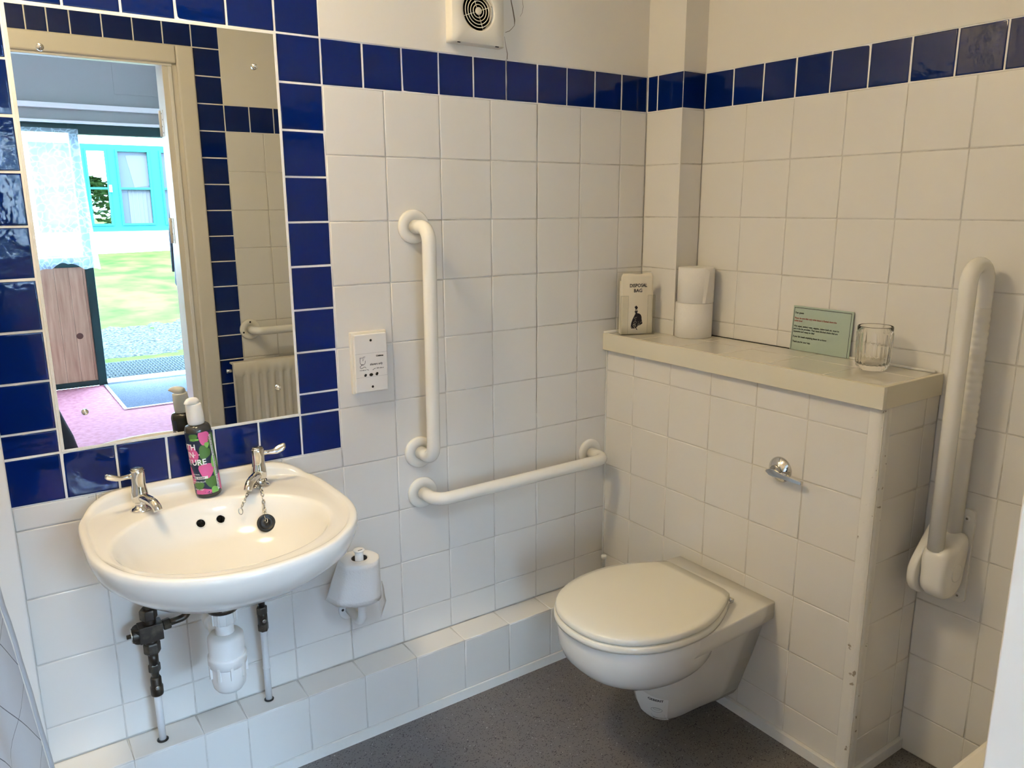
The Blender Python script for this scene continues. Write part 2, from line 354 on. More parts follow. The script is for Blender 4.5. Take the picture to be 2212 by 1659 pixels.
def ribbon(pts, w, y, mi):
    for (a, b) in zip(pts[:-1], pts[1:]):
        dx, dz = b[0]-a[0], b[1]-a[1]; L = math.hypot(dx, dz) or 1; px, pz = -dz/L, dx/L
        wa, wb = w*a[2], w*b[2]
        mb.add([(a[0]-px*wa, y, a[1]-pz*wa), (a[0]+px*wa, y, a[1]+pz*wa), (b[0]+px*wb, y, b[1]+pz*wb), (b[0]-px*wb, y, b[1]-pz*wb)], [(0, 1, 2, 3)], mi)
ribbon([(-.487, 1.93, 1), (-.485, 1.857, 1.2), (-.479, 1.835, 1.5), (-.474, 1.812, 1.6), (-.4745, 1.80, .5), (-.482, 1.792, .5), (-.490, 1.785, .6), (-.503, 1.78, .5)], .0012, -.0010, 5)
ribbon([(-.452, 1.90, .5), (-.449, 1.862, .5), (-.447, 1.847, .7), (-.450, 1.833, .5), (-.457, 1.823, .4)], .0009, -.0010, 5)
ribbon([(-.506, 1.77, .3), (-.501, 1.745, .6), (-.497, 1.73, .9), (-.498, 1.716, 1.1)], .0012, -.0010, 5)
ribbon([(-.5, 1.716, 1), (-.4985, 1.66, 1.2), (-.501, 1.616, .8)], .0008, .0002, 5)
ribbon([(-.4+.0006*math.sin(k*2.3), 1.612-k*.05, .5+.4*math.sin(k*1.7)) for k in range(18)], .0009, .0002, 5)
tag(mb.obj('wall_back', [grout_g, white_tile, blue_tile, plaster, grout_w, crack_m]), kind='structure')
# ---- right wall, plane x = .09, and the boxed column in the corner
XB = .09; YC = -.142
mb = MB(); Y = (0, -1, 0); NX = (-1, 0, 0)
mb.box((XB+.0016, .12, -.02), (XB+.14, -1.62, 1.615), 0); mb.box((XB-.0006, .0, 1.7155), (XB+.14, -1.62, CZ), 3)
mb.box((XB+.0012, 0, 1.6145), (XB+.14, -1.62, 1.7155), 4)
ys = [-YC+.15*k for k in range(9)]+[1.48]; yb = [-YC+.1*k for k in range(14)]+[1.48]
tiles(mb, (XB, 0, 0), Y, Zv, NX, grid(ys, rowsA[:-1]+[.265, .115, .0]), 1)
tiles(mb, (XB, 0, 0), Y, Zv, NX, grid(yb, [1.615, 1.715]), 2, gap=.0038, tilt=.0007)
tag(mb.obj('wall_right', [grout_g, white_tile, blue_tile, plaster, grout_w]), kind='structure')
mb = MB()
mb.box((.0016, 0, .9), (XB, YC+.0016, 1.6145), 0); mb.box((.0012, 0, 1.6145), (XB, YC+.0012, 1.7155), 4); mb.box((-.0006, 0, 1.7155), (XB, YC-.0006, CZ), 3)
tiles(mb, (0, 0, 0), Y, Zv, NX, grid([0.002, -YC], rowsA[:6]), 1); tiles(mb, (0, 0, 0), Y, Zv, NX, grid([0.002, .042, -YC], [1.615, 1.715]), 2, gap=.0038)
tiles(mb, (0, YC, 0), X, Zv, N, grid([0, XB], rowsA[:6]), 1); tiles(mb, (0, YC, 0), X, Zv, N, grid([0, XB], [1.615, 1.715]), 2, gap=.0038)
mb.box((-.003, YC-.003, .972), (.001, YC+.001, 1.612), 1)
tag(mb.obj('trim_1', [grout_g, white_tile, blue_tile, plaster, grout_w]), kind='structure')
# ---- front wall (the one seen in the mirror), plane y = -1.48, doorway x -1.90 .. -1.02
YF = -1.51
mb = MB(); NF = (0, 1, 0)
mb.box((-.94, YF-.0016, -.02), (XB+.14, -1.60, 1.637), 0); mb.box((-.94, YF+.0006, 2.04), (XB+.14, -1.60, CZ), 3)
mb.box((-.805, YF+.0006, 1.7375), (XB+.14, -1.60, 2.04), 3); mb.box((-.94, YF-.0012, 1.6365), (-.805, -1.6, 2.04), 4); mb.box((-.805, YF-.0012, 1.6365), (XB+.14, -1.6, 1.7375), 4)
mb.box((-.94, YF-.0010, .0), (-.806, -1.59, 1.64), 4)
mb.box((-2.45, YF-.0012, 1.90), (-.94, -1.60, 2.04), 4); mb.box((-2.45, YF+.0006, 2.04), (-.94, -1.60, CZ), 3); mb.box((-2.45, YF+.0006, -.02), (-1.95, -1.60, 2.04), 3)
bx = [-.805-.1*k for k in range(6)]+[-1.374, -1.439, -1.50, -1.60, -1.70, -1.80, -1.9]
tiles(mb, (0, YF, 0), X, Zv, NF, grid(bx, [1.937, 2.037]), 2, gap=.0038)
tiles(mb, (0, YF, 0), X, Zv, NF, grid([-.905, -.805], [1.937-.1*k for k in range(20)]), 2, gap=.0038)
tiles(mb, (0, YF, 0), X, Zv, NF, grid([-.805+.0965*k for k in range(10)]+[XB], [1.637, 1.737]), 2, gap=.0038)
tiles(mb, (0, YF, 0), X, Zv, NF, grid([-.805+.147*k for k in range(7)]+[XB], [1.637-.15*k for k in range(11)]+[0]), 1)
tag(mb.obj('wall_front', [grout_g, white_tile, blue_tile, plaster, grout_w]), kind='structure')
mb = MB(); mb.box((-2.45, .12, -.02), (-2.57, -1.60, CZ), 0); tag(mb.obj('wall_left', [plaster]), kind='structure')
mb = MB(); mb.box((-2.57, .12, -.1), (.3, -1.54, 0)); tag(mb.obj('floor', [floor_m]), kind='structure')
mb = MB(); mb.box((-2.57, .12, CZ), (.3, -1.60, CZ+.12)); tag(mb.obj('ceiling', [ceil_m]), kind='structure')
# ---- white corner trim left of the basin, tiled ledge, boxing
mb = MB(); mb.box((-1.775, .0, .0), (-1.697, -.022, CZ)); tag(mb.obj('trim_2', [white_pl], bevel=.004), kind='structure')
mb = MB()
mb.box((-1.697, 0, 0), (-.133, -.0855, .1784), 0)
lx = [-1.697, -1.547, -1.400, -1.303, -1.155, -1.005, -.857, -.708, -.559, -.410, -.262, -.135]
tiles(mb, (0, 0, .18), X, Y, Zv, grid(lx, [.0015, .0875]), 1); tiles(mb, (0, -.087, 0), X, Zv, N, grid(lx, [.029, .1775]), 1)
mb.box((-1.697, -.08, 0), (-.125, -.0905, .028), 2)
tag(mb.obj('trim_3', [grout_g, white_tile, sealant]), kind='structure')
mb = MB()
mb.box((-.1334, 0, 0), (XB, -.8915, .923), 0)
bz = [.029, .106, .256, .406, .557, .708, .858, .924]
tiles(mb, (-.135, 0, 0), Y, Zv, NX, grid([.003, .1205, .267, .4135, .561, .7085, .8605], bz), 1)
tiles(mb, (0, -.893, 0), X, Zv, N, grid([-.112, .034, XB], bz), 1, gap=.002)
mb.box((-.126, -.87, 0), (-.145, -.0, .028), 2); mb.box((-.13, -.885, 0), (XB, -.902, .028), 2)
mb.box((-.131, -.001, 0), (-.1375, -.004, .924), 2)
tag(mb.obj('trim_4', [grout_b, boxing_tile, sealant]), kind='structure')
# worn timber corner bead of the boxing
mb = MB(); pr = []
for k in range(9):
    t = math.pi*(k/8)*.5; pr.append((-.122-.0165*math.cos(t), -.878-.0165*math.sin(t)))
sec = [(-.120, -.861), (-.1385, -.861)]+pr+[(-.110, -.8945), (-.110, -.880)]
mb.rings([[(x, y, z) for (x, y) in sec] for z in (.0, .923)], 0, smooth=False, flip=False)
tag(mb.obj('trim_5', [worn_paint]), kind='structure')
# ---- shelf on the boxing
sh = empty('shelf', (-.03, -.45, .923), 'long tiled shelf with cream painted edge above the toilet', 'shelf')
mb = MB(); mb.box((-.140, 0, .9235), (-.0015, -.885, .9702), 0); mb.box((-.0015, YC-.0015, .9235), (XB, -.885, .9702), 0)
sy = [.001, .143, .287, .432, .580, .737, .882]
tiles(mb, (0, 0, .972), X, Y, Zv, grid([-.1395, -.0015], sy), 1, gap=.0016, tilt=.0001)
tiles(mb, (0, 0, .972), X, Y, Zv, grid([-.0005, .082], [.145, .287, .432, .580, .737, .882]), 1, gap=.0016, tilt=.0001)
part(mb, 'tiled_top', [grout_g, shelf_tile], sh)
mb = MB(); mb.box((-.1525, -.0005, .9235), (-.1405, -.897, .9735)); mb.box((-.1405, -.8855, .9235), (XB-.001, -.897, .9735)); part(mb, 'edge_lipping', cream_paint, sh, 'cream painted edge strip', bevel=.0012)
mb = MB()
mb.tube([(.083, -.60, .9745), (.083, -.75, .9742), (.083, -.88, .9748)], .0035, 8); part(mb, 'sealant_bead', sealant, sh); mb = MB(); mb.tube([(-.15, -.004, .975), (-.10, -.005, .9755), (-.03, -.004, .9745)], .005, 8)
part(mb, 'sealant_bead', sealant, sh)

mb = MB(); mb.box((.0835, -.150, .9715), (.0895, -.60, .9728)); part(mb, 'gap', dark_hole, sh, 'dark open joint along the back of the shelf')
# ================================================================== MIRROR
mi_ = empty('mirror', (-1.35, 0, 1.29), 'frameless rectangular wall mirror held by four dome screws inside the blue tile border', 'mirror')
mb = MB(); mb.box((-1.5935, .0015, .8705), (-1.105, -.0035, 1.7095)); part(mb, 'mirror_glass', mirror_m, mi_)
mb = MB()
for a, b in (((-1.599, -.8), 0),): pass
for (x0, x1, z0, z1) in ((-1.5985, -1.593, .8706, 1.7094), (-1.1055, -1.100, .8706, 1.7094), (-1.5985, -1.100, .8655, .8705), (-1.5985, -1.100, 1.7095, 1.7145)):
    mb.box((x0, .0015, z0), (x1, -.0042, z1))
part(mb, 'sealant_border', sealant, mi_)
for x, z in ((-1.545, 1.639), (-1.151, 1.640), (-1.548, .943), (-1.149, .941)):
    mb = MB().lathe([(.0001, .0095), (.003, .0090), (.0055, .0065), (.0065, .003), (.0065, 0)][::-1], (x, -.0036, z), (0, -1, 0), 20)
    part(mb, 'screw_cap', chrome, mi_)

# ================================================================== BASIN
BX = -1.349
ba = empty('wash_basin', (BX, -.25, .74), 'white oval wall hung ceramic wash basin under the mirror', 'basin')
NB = 96
def outl(t, s=1.0):
    c, n_ = math.cos(t), math.sin(t)
    if n_ >= 0: e = 2/4.6; x = .25*math.copysign(abs(c)**e, c); y = .2475*abs(n_)**e
    else: e = 2/2.15; x = .25*math.copysign(abs(c)**e, c); y = -.264*abs(n_)**e
    return x, y
def ring(s, z, fx=0, fy=.075, lift=0, ell=None, t=0):
    out = []
    for k in range(NB):
        a = 2*math.pi*k/NB; x, y = outl(a); rim = s > .86; x = fx+(x-fx)*(1-(1-s)*.62 if rim else s); y = fy+(y-fy)*((1-(1-s)*.55 if y < fy else s) if rim else s)
        if ell:
            ex, ey = ell[0]*1.02*math.cos(a)-.010, ell[2]+ell[1]*math.sin(a); x = x*(1-t)+ex*t; y = y*(1-t)+ey*t
        zz = z + (lift*max(0, min(1, (y-.185)/.05)) if lift else 0)
        out.append((BX+x, -.2475+y, zz))
    return out
rs = [ring(.10, .608), ring(.34, .610), ring(.58, .619), ring(.74, .638), ring(.855, .664), ring(.93, .694), ring(.975, .713), ring(1.0, .727), ring(1.0, .734, lift=.022), ring(.993, .7405, lift=.024), ring(.98, .7435, lift=.025), ring(.955, .7442, lift=.0245), ring(.925, .7438, lift=.022), ring(.908, .7425, lift=.017), ring(.893, .7398, lift=.004), ring(.878, .7388)]
E0 = (.197, .181, -.034); EX = -.010
def bell(a, b, cy, z, t=1): return ring(.92, z, ell=(a, b, cy), t=t)
rs += [ring(.878, .7386, ell=(.212, .195, E0[2]), t=.6), ring(.92, .7383, ell=(.205, .190, E0[2]), t=1), bell(.199, .184, E0[2], .7372), bell(.194, .179, E0[2], .733), bell(.187, .172, E0[2], .720), bell(.176, .162, -.035, .700), bell(.156, .141, -.036, .675), bell(.125, .110, -.036, .655), bell(.085, .072, -.034, .643), bell(.045, .037, -.03, .637), bell(.022, .022, -.03, .634)]
mb = MB().rings(rs, 0, (True, True)); part(mb, 'basin_bowl', ceramic, ba)
mb = MB().lathe([(.0215, 0), (.0215, .0015), (.017, .002), (.016, -.004)], (BX, -.2775, .6338), n=24, cap=(False, True)); part(mb, 'waste_ring', chrome, ba)
for x in (-1.372, -1.331):
    P = Vector((x, -.1245, .6985)); nn = Vector(((BX-x)*.4, -.80, .62)).normalized()
    mb = MB().lathe([(.0105, -.012), (.0105, .0018), (.0092, .0024), (.0088, -.006)], P, nn, 20, 0, (True, False)); mb.lathe([(.0089, -.006), (.0001, -.006)], P+nn*.0066, nn, 20, 1, (True, True))
    part(mb, 'overflow_hole', [ceramic, dark_hole], ba, 'round overflow hole in the back of the bowl')
mb = MB(); 
mb.add([], [])
text_mesh('Armitage', .0075, lambda u, v: (-1.563+u*.95+v*-.3, -.0215+u*.32+v*.9, .7662), mb)
part(mb, 'maker_mark', ink, ba, 'small black maker mark on the rim')

def make_tap(x, sgn, rot, label):
    t = empty('basin_tap', (x, -.078, .739), label, 'tap', 'lever taps on the wash basin')
    o = Vector((x, -.078, .7388)); U = Vector((0, 0, 1))
    mb = MB().lathe([(.0215, 0), (.0215, .0025), (.018, .0055), (.012, .009), (.0112, .017), (.0125, .020), (.0125, .024)], o, n=32); part(mb, 'base', chrome, t)
    mb = MB().lathe([(.0120, .017), (.0150, .019), (.0165, .024), (.0168, .031), (.0160, .041), (.0140, .050), (.0134, .060), (.0140, .070), (.0148, .0825), (.0143, .0860), (.0125, .0875)], o, n=32); part(mb, 'body', chrome, t)
    mb = MB().lathe([(.0127, .0875), (.0125, .0895), (.010, .0905)], o, n=24); part(mb, 'cap', chrome_dark, t)
    d = Vector((math.sin(rot), -math.cos(rot), 0))
    P = [o+U*.028+d*.008, o+U*.029+d*.024, o+U*.0285+d*.042, o+U*.026+d*.055, o+U*.021+d*.064, o+U*.013+d*.069]
    Q = []
    for i in range(len(P)-1):
        for k in range(4): Q.append(P[i].lerp(P[i+1], k/4))
    Q.append(P[-1]); mb = MB().tube(Q, .01, 18, rf=lambda q: (.0105-.0018*q)); part(mb, 'spout', chrome, t)
    e = Vector((sgn, -.12, .03)).normalized(); w = U.cross(e).normalized(); up = Vector((0, 0, 1))
    rs = []
    for q, hw, ht, lift in ((.009, .006, .0070, 0), (.020, .0048, .0050, .000), (.034, .0060, .0040, -.001), (.041, .0086, .0038, .001), (.049, .0094, .0036, .004), (.057, .0088, .0030, .007), (.061, .0055, .0024, .009)):
        c = o+up*(.0750+lift)+e*q
        rs.append([c+(up*.8+w*.6)*hw*math.cos(a)*1.0+(w*.8-up*.6)*ht*math.sin(a) for a in (2*math.pi*k/16 for k in range(16))])
    mb = MB().rings(rs); part(mb, 'lever', chrome, t)
    return t
make_tap(-1.475, -1, R(18), 'chrome lever tap on the left side of the basin, lever pointing left')
make_tap(-1.229, 1, R(-38), 'chrome lever tap on the right side of the basin, plug chain round its foot')
# plug and chain
pc = empty('basin_plug', (-1.245, -.15, .69), 'black rubber plug hanging on a metal link chain inside the basin', 'plug')
pn = Vector((-.1, -.80, .50)).normalized(); pcn = Vector((-1.250, -.1745, .6870))
mb = MB().lathe([(.0165, -.007), (.019, -.003), (.0195, .002), (.0185, .005), (.0155, .006), (.014, .0045), (.004, .0045), (.0035, .008), (.0001, .009)], pcn, pn, 28); part(mb, 'plug', black, pc)
def chain(pts, name, pitch=.0085):
    mb = MB(); P = [Vector(p) for p in pts]; L = []; tot = 0
    for a, b in zip(P[:-1], P[1:]): L.append((a, b, (b-a).length)); tot += L[-1][2]
    n = int(tot/pitch)
    for i in range(n):
        s = (i+.5)*tot/n
        for a, b, l in L:
            if s <= l: break
            s -= l
        c = a.lerp(b, min(1, s/l)); t = (b-a).normalized(); x = t.orthogonal().normalized(); y = t.cross(x); w = x if i % 2 else y
        mb.tube([c+t*math.cos(q)*.0056+w*math.sin(q)*.0030 for q in (2*math.pi*k/12 for k in range(13))], .0010, 6, cap=False)
    return part(mb, name, chrome_dark, pc)
chain([(-1.236, -.096, .750), (-1.238, -.112, .744), (-1.241, -.131, .7405), (-1.244, -.146, .724), (-1.248, -.163, .706), pcn+pn*.010], 'chain')
chain([(-1.245, -.092, .750), (-1.258, -.106, .744), (-1.270, -.120, .7405), (-1.281, -.132, .731), (-1.289, -.140, .722)], 'loose_chain')
mb = MB()
mb.tube([Vector((-1.229, -.078, .7515))+Vector((math.cos(q), math.sin(q), .1*math.sin(q)))*.0150 for q in (2*math.pi*k/24 for k in range(25))], .0013, 8, cap=False); part(mb, 'chain_ring', chrome_dark, pc); mb = MB()
mb.tube([Vector((-1.293, -.1435, .714))+Vector((math.cos(q)*.5, .3*math.sin(q), math.sin(q)*.8))*.0085 for q in (2*math.pi*k/12 for k in range(13))], .0011, 6, cap=False)
part(mb, 'chain_ring', chrome_dark, pc)

# ---- soap bottle
bo = empty('soap_bottle', (-1.342, -.068, .7397), 'dark pump soap bottle with pink and green leaf label standing on the basin', 'bottle')
BC = Vector((-1.337, -.069, .7397)); BR = .0268; tilt = Matrix.Rotation(R(-4.2), 4, 'Y') @ Matrix.Rotation(R(-1), 4, 'X')
def bp_(v): return BC + tilt @ Vector(v)
mb = MB().lathe([(.0215, 0), (.0245, .0012), (BR, .005), (BR, .150), (.0255, .1545), (.0235, .1585), (.0195, .1605), (.0160, .1612), (.0145, .163)], (0, 0, 0), n=56); mb.v = [tuple(bp_(v)) for v in mb.v]; part(mb, 'bottle_body', amber, bo)
mb = MB()
CAMDIR = math.atan2(-1.774+.069, -1.71+1.342)      # angle (world) of the label face that looks at the camera
def lab(u, h, r=BR+.0003): a = CAMDIR + u/BR; return bp_((r*math.cos(a), r*math.sin(a), h))
def patch(u0, u1, h0, h1, mi, r=BR+.0003, poly=None):
    n = 24
    if poly:
        mb.add([lab(u, h, r) for u, h in poly], [tuple(range(len(poly)))], mi); return
    vs = []; 
    for k in range(n+1):
        u = u0+(u1-u0)*k/n; vs += [lab(u, h0, r), lab(u, h1, r)]
    mb.add(vs, [(2*k, 2*k+2, 2*k+3, 2*k+1) for k in range(n)], mi, True)
def blob(cu, ch, ru, rh, mi, rr, a0=0, pts=18, clip=(-.055, .042, .010, .147), amp=.12):
    fan = []
    for k in range(pts):
        q = 2*math.pi*k/pts; f = 1+amp*math.sin(3*q+a0)
        fan.append((min(max(cu+ru*f*math.cos(q), clip[0]), clip[1]), min(max(ch+rh*f*math.sin(q), clip[2]), clip[3])))
    for s in range(1, 5):
        pass
    rings_ = [[(cu+(u-cu)*q, ch+(h-ch)*q) for u, h in fan] for q in (.001, .35, .7, 1)]
    mb.rings([[lab(u, h, rr) for u, h in r_] for r_ in rings_], mi, (False, False), True)
patch(-.055, .042, .010, .147, 0)
r1, r2, r3 = BR+.0005, BR+.0006, BR+.0008
blob(.010, .135, .012, .016, 1, r1, 1); blob(-.022, .100, .014, .020, 1, r1, 2); blob(.004, .063, .016, .017, 1, r2, .5); blob(-.010, .015, .020, .008, 1, r1, 2); blob(.036, .028, .010, .022, 1, r1, 0); blob(-.035, .05, .012, .02, 1, r1, 3)
blob(.006, .103, .012, .015, 2, r1, 2); blob(.030, .120, .014, .022, 2, r1, 1); blob(.012, .036, .015, .013, 2, r1, .3); blob(-.018, .030, .012, .010, 2, r1, 0); blob(-.012, .138, .009, .008, 2, r1, 0); blob(.034, .080, .011, .02, 2, r1, 2); blob(-.006, .082, .008, .007, 2, r1, 2)
blob(.024, .078, .009, .014, 3, r2, 2.5); blob(.013, .118, .005, .006, 3, r2, 0); blob(.015, .015, .009, .009, 3, r2, 1.5); blob(.022, .055, .005, .010, 3, r1, 1)
patch(.0215, .0275, .014, .138, 4, r2)
patch(-.026, .004, .0445, .0505, 4, r2); patch(-.020, -.001, .1305, .1345, 3, r2)
part(mb, 'label', [label_navy, label_pink, label_green, label_lime, white_ink], bo, 'leaf patterned navy, pink and green label')
mb = MB()
def lt(u0, h0): return lambda u, v: lab(u0+u, h0+v, r3)
for s, h in (('FAITH', .1105), ('IN', .0935), ('NATURE', .0765)): text_mesh(s, .0178, lt(-.0560 if s == 'FAITH' else (-.0330 if s[0] == 'I' else -.0590), h), mb, 0, bold=.0004, xs=.92, space=1.05)
mb.add([lab(u, h, r3) for u, h in ((-.0155, .0985), (-.004, .0985), (-.004, .1003), (-.0155, .1003))], [(0, 1, 2, 3)], 0)
text_mesh('DRAGON FRUIT', .0045, lt(-.034, .037), mb, 0); text_mesh('400ml  vegan', .0042, lt(-.030, .020), mb, 0); text_mesh('NATURAL', .0042, lt(-.030, .054), mb, 0)
text_mesh('HAND WASH', .0052, lt(-.034, .0457), mb, 1, bold=.0002)
text_mesh('SINCE 1974', .0036, lt(-.026, .1312), mb, 1)
text_mesh('WITH NATURAL FRAGRANCE & ORGANIC DRAGON FRUIT EXTRACT', .0046, lambda u, v: lab(.0262-v, .0165+u, r3), mb, 1, bold=.00015, xs=.86)
part(mb, 'label_lettering', [white_ink, ink], bo)
mb = MB().lathe([(.0150, .160), (.0165, .1625), (.0172, .168), (.0172, .183), (.0168, .190), (.0162, .196), (.0160, .2035), (.0150, .205), (.0062, .2055), (.0060, .208)], n=40); mb.v = [tuple(bp_(v)) for v in mb.v]; part(mb, 'pump_collar', pump_pl, bo)
mb = MB(); dv = Vector((-.72, -.69, 0)); wv = Vector((.69, -.72, 0)); rs = []
for q, hw, z0, z1 in ((-.0125, .006, .204, .2155), (-.009, .0110, .203, .2175), (0, .0125, .203, .2195), (.008, .0115, .2035, .2205), (.014, .0085, .2065, .2195), (.021, .0060, .209, .217), (.026, .0045, .209, .2135)):
    c = dv*q; rs.append([c-wv*hw+Vector((0, 0, z0)), c+wv*hw+Vector((0, 0, z0)), c+wv*hw*1.02+Vector((0, 0, (z0+z1)/2)), c+wv*hw*.6+Vector((0, 0, z1)), c-wv*hw*.6+Vector((0, 0, z1)), c-wv*hw*1.02+Vector((0, 0, (z0+z1)/2))])
mb.rings(rs); mb.v = [tuple(bp_(v)) for v in mb.v]; part(mb, 'pump_head', pump_pl, bo, sub=2)

# ================================================================== PIPES UNDER THE BASIN
def hexnut(mb, c, ax, r, h, mi=0): return mb.lathe([(r*.9, 0), (r, h*.12), (r, h*.88), (r*.9, h)], c, ax, 6, mi, smooth=False)
Z_ = Vector((0, 0, 1))
t = empty('mixing_valve', (-1.482, -.052, .45), 'dark tarnished brass thermostatic valve with elbow beneath the left of the basin', 'valve')
c = Vector((-1.482, -.052, 0))
mb = MB(); mb.cyl(c+Z_*.492, c+Z_*.60, .0085, n=16); hexnut(mb, c+Z_*.480, Z_, .0185, .024); mb.cyl(c+Z_*.46, c+Z_*.482, .014)
mb.lathe([(.014, 0), (.0165, .002), (.0165, .034), (.014, .036)], c+Z_*.432+Vector((-.020, 0, 0)), (0, 0, 1), 20); mb.box(c+Vector((-.024, -.018, .432)), c+Vector((.024, .016, .470)))
mb.cyl(c+Vector((-.02, 0, .450)), c+Vector((-.037, 0, .450)), .0165, n=24); part(mb, 'valve_body', bronze, t, bevel=.0015)
mb = MB(); mb.lathe([(.0155, 0), (.0155, .0018), (.0110, .0025)], c+Vector((-.037, 0, .450)), (-1, 0, 0), 24); mb.cyl(c+Vector((-.038, 0, .450)), c+Vector((-.047, 0, .450)), .0048, n=12, mi=1); part(mb, 'end_cap', [chrome, bronze], t, 'chrome end cap of the valve')
mb = MB(); hexnut(mb, c+Vector((.026, 0, .456)), Vector((1, 0, .1)), .0125, .016); path = [c+Vector((.03, 0, .4565)), c+Vector((.058, 0, .459))]+arc(c+Vector((.062, 0, .478)), (0, 0, -1), (1, 0, 0), 0, R(88), .0185, 8)+[c+Vector((.081, 0, .50)), c+Vector((.081, 0, .59))]
mb.tube(path, .0078, 14); part(mb, 'elbow_pipe', bronze, t)
mb = MB(); hexnut(mb, c+Z_*.398, Z_, .0175, .026); mb.cyl(c+Z_*.42, c+Z_*.434, .014); hexnut(mb, c+Z_*.352, Z_, .0125, .020); mb.cyl(c+Z_*.37, c+Z_*.40, .0105); mb.cyl(c+Z_*.335, c+Z_*.36, .008)
mb.lathe([(.0125, 0), (.0135, .003), (.0135, .020), (.0115, .024), (.0115, .040), (.0095, .044)], c+Z_*.296, n=20)
part(mb, 'isolating_fitting', bronze, t)
mb = MB().lathe([(.0048, 0), (.0048, .002), (.003, .0022)], c+Vector((0, -.0125, .318)), (0, -1, 0), 14); part(mb, 'slot_screw', chrome_dark, t)
mb = MB().tube([c+Z_*.300, c+Z_*.25, c+Z_*.182], .0078, 16); mb.lathe([(.012, 0), (.0125, .002), (.009, .003)], c+Z_*.180, n=16, mi=1)
solo(mb, 'supply_pipe', [pipe_white, black], (-1.482, -.052, .18), 'white painted copper pipe rising from the ledge to the dark mixing valve', 'pipe', 'white pipes rising from the tiled ledge')
t = empty('isolating_valve', (-1.238, -.042, .38), 'small dark brass isolating valve under the right tap', 'valve')
c = Vector((-1.238, -.042, 0))
mb = MB(); mb.cyl(c+Z_*.425, c+Z_*.60, .0078, n=16); hexnut(mb, c+Z_*.408, Z_, .0125, .020); mb.lathe([(.0115, 0), (.0115, .026), (.0095, .03)], c+Z_*.384, n=18); hexnut(mb, c+Z_*.366, Z_, .0125, .020); part(mb, 'valve_body', bronze, t)
mb = MB().lathe([(.0045, 0), (.0045, .002), (.003, .0022)], c+Vector((0, -.0115, .395)), (0, -1, 0), 14); part(mb, 'slot_screw', chrome_dark, t)
mb = MB().tube([c+Z_*.37, c+Z_*.28, c+Z_*.182], .0078, 16); mb.lathe([(.009, 0), (.0092, .004)], c+Z_*.265, n=14); mb.lathe([(.011, 0), (.0115, .002), (.0085, .003)], c+Z_*.180, n=16, mi=1)
solo(mb, 'supply_pipe', [pipe_white, black], (-1.238, -.042, .18), 'white painted copper pipe from the ledge to the small brass valve under the right tap', 'pipe', 'white pipes rising from the tiled ledge')
# bottle trap
t = empty('bottle_trap', (-1.365, -.225, .36), 'white plastic bottle trap hanging under the middle of the basin', 'trap')
c = Vector((-1.366, -.225, .004))
mb = MB().lathe([(.034, .553), (.031, .545), (.030, .540)], c, n=28, mi=0); mb.cyl(c+Z_*.538, c+Z_*.582, .024, n=24, mi=1); part(mb, 'waste_flange', [bronze, black], t, 'dark metal waste flange')
mb = MB().lathe([(.0225, .512), (.0245, .514), (.0245, .538), (.0225, .540)], c, n=30)
for k in range(10): a = 2*math.pi*k/10; mb.box((-.0015, .0235, .513), (.0015, .0268, .539), 0, Matrix.Translation(c) @ Matrix.Rotation(a, 4, 'Z'))
mb.cyl(c+Z_*.478, c+Z_*.514, .0185, n=26); part(mb, 'nut', white_pl, t)
mb = MB().lathe([(.0185, .489), (.031, .487), (.0355, .481), (.0362, .474), (.0352, .437)], c, n=40, cap=(True, False)); part(mb, 'trap_body', white_pl, t)
mb = MB().lathe([(.0352, .441), (.0385, .440), (.0390, .436), (.0382, .419), (.0355, .417), (.0345, .415)], c, n=40, cap=(False, False))
for k in range(9):
    a = 2*math.pi*k/9+.3; mb.box((-.0028, .0335, .395), (.0028, .0392, .424), 0, Matrix.Translation(c) @ Matrix.Rotation(a, 4, 'Z'))
mb.lathe([(.0350, .417), (.0345, .384), (.032, .370), (.026, .361), (.015, .356), (.0005, .355)], c, n=40, cap=(False, True)); part(mb, 'trap_cup', white_pl, t)
mb = MB(); mb.tube([c+Vector((-.004, .02, .470)), c+Vector((-.002, .07, .485)), c+Vector((.003, .12, .497)), c+Vector((.008, .222, .505))], .0195, 20); mb.lathe([(.0235, 0), (.0245, .003), (.0245, .022), (.0235, .025)], c+Vector((-.003, .062, .483)), (.02, 1, .2), 24); part(mb, 'outlet_pipe', white_pl, t)

# ================================================================== TOILET ROLL HOLDER
t = empty('toilet_roll_holder', (-1.007, 0, .33), 'white plastic wall bracket holding a toilet roll on an upright post', 'holder')
mb = MB().lathe([(.0268, 0), (.0268, .003), (.0245, .0055), (.012, .006)], (-1.007, -.0005, .331), (0, -1, 0), 36)
mb.lathe([(.0038, .0055), (.0034, .0062), (.0001, .0062)], (-1.024, -.0005, .334), (0, -1, 0), 12, 1); part(mb, 'wall_plate', [white_pl, black], t)
mb = MB().tube([(-1.007, -.004, .331), (-1.007, -.045, .330)]+arc((-1.007, -.060, .358), (0, 0, -1), (0, -1, 0), R(5), R(88), .030, 10)+[(-1.007, -.090, .40), (-1.007, -.090, .528)], .0105, 20); mb.lathe([(.0105, .524), (.0135, .5265), (.0140, .5285), (.0128, .5305), (.0040, .531)], (-1.007, -.09, 0), n=24); mb.box((-1.0125, -.0985, .5306), (-1.0015, -.0965, .5312), 1); part(mb, 'post', [white_pl, black], t)
def roll(mb, c, r, h, ri=.0195, mi=0, n=48):
    c = Vector(c); mb.lathe([(ri, .001), (r-.002, 0), (r, .0015), (r+.0002, h*.5), (r, h-.0015), (r-.002, h), (ri+.002, h+.0004), (ri, h-.001), (ri, .001)], c, n=n, mi=mi, cap=(False, False))
t = empty('toilet_roll', (-1.007, -.09, .408), 'toilet roll on the wall bracket with its loose sheet flaring to the left', 'toilet roll')
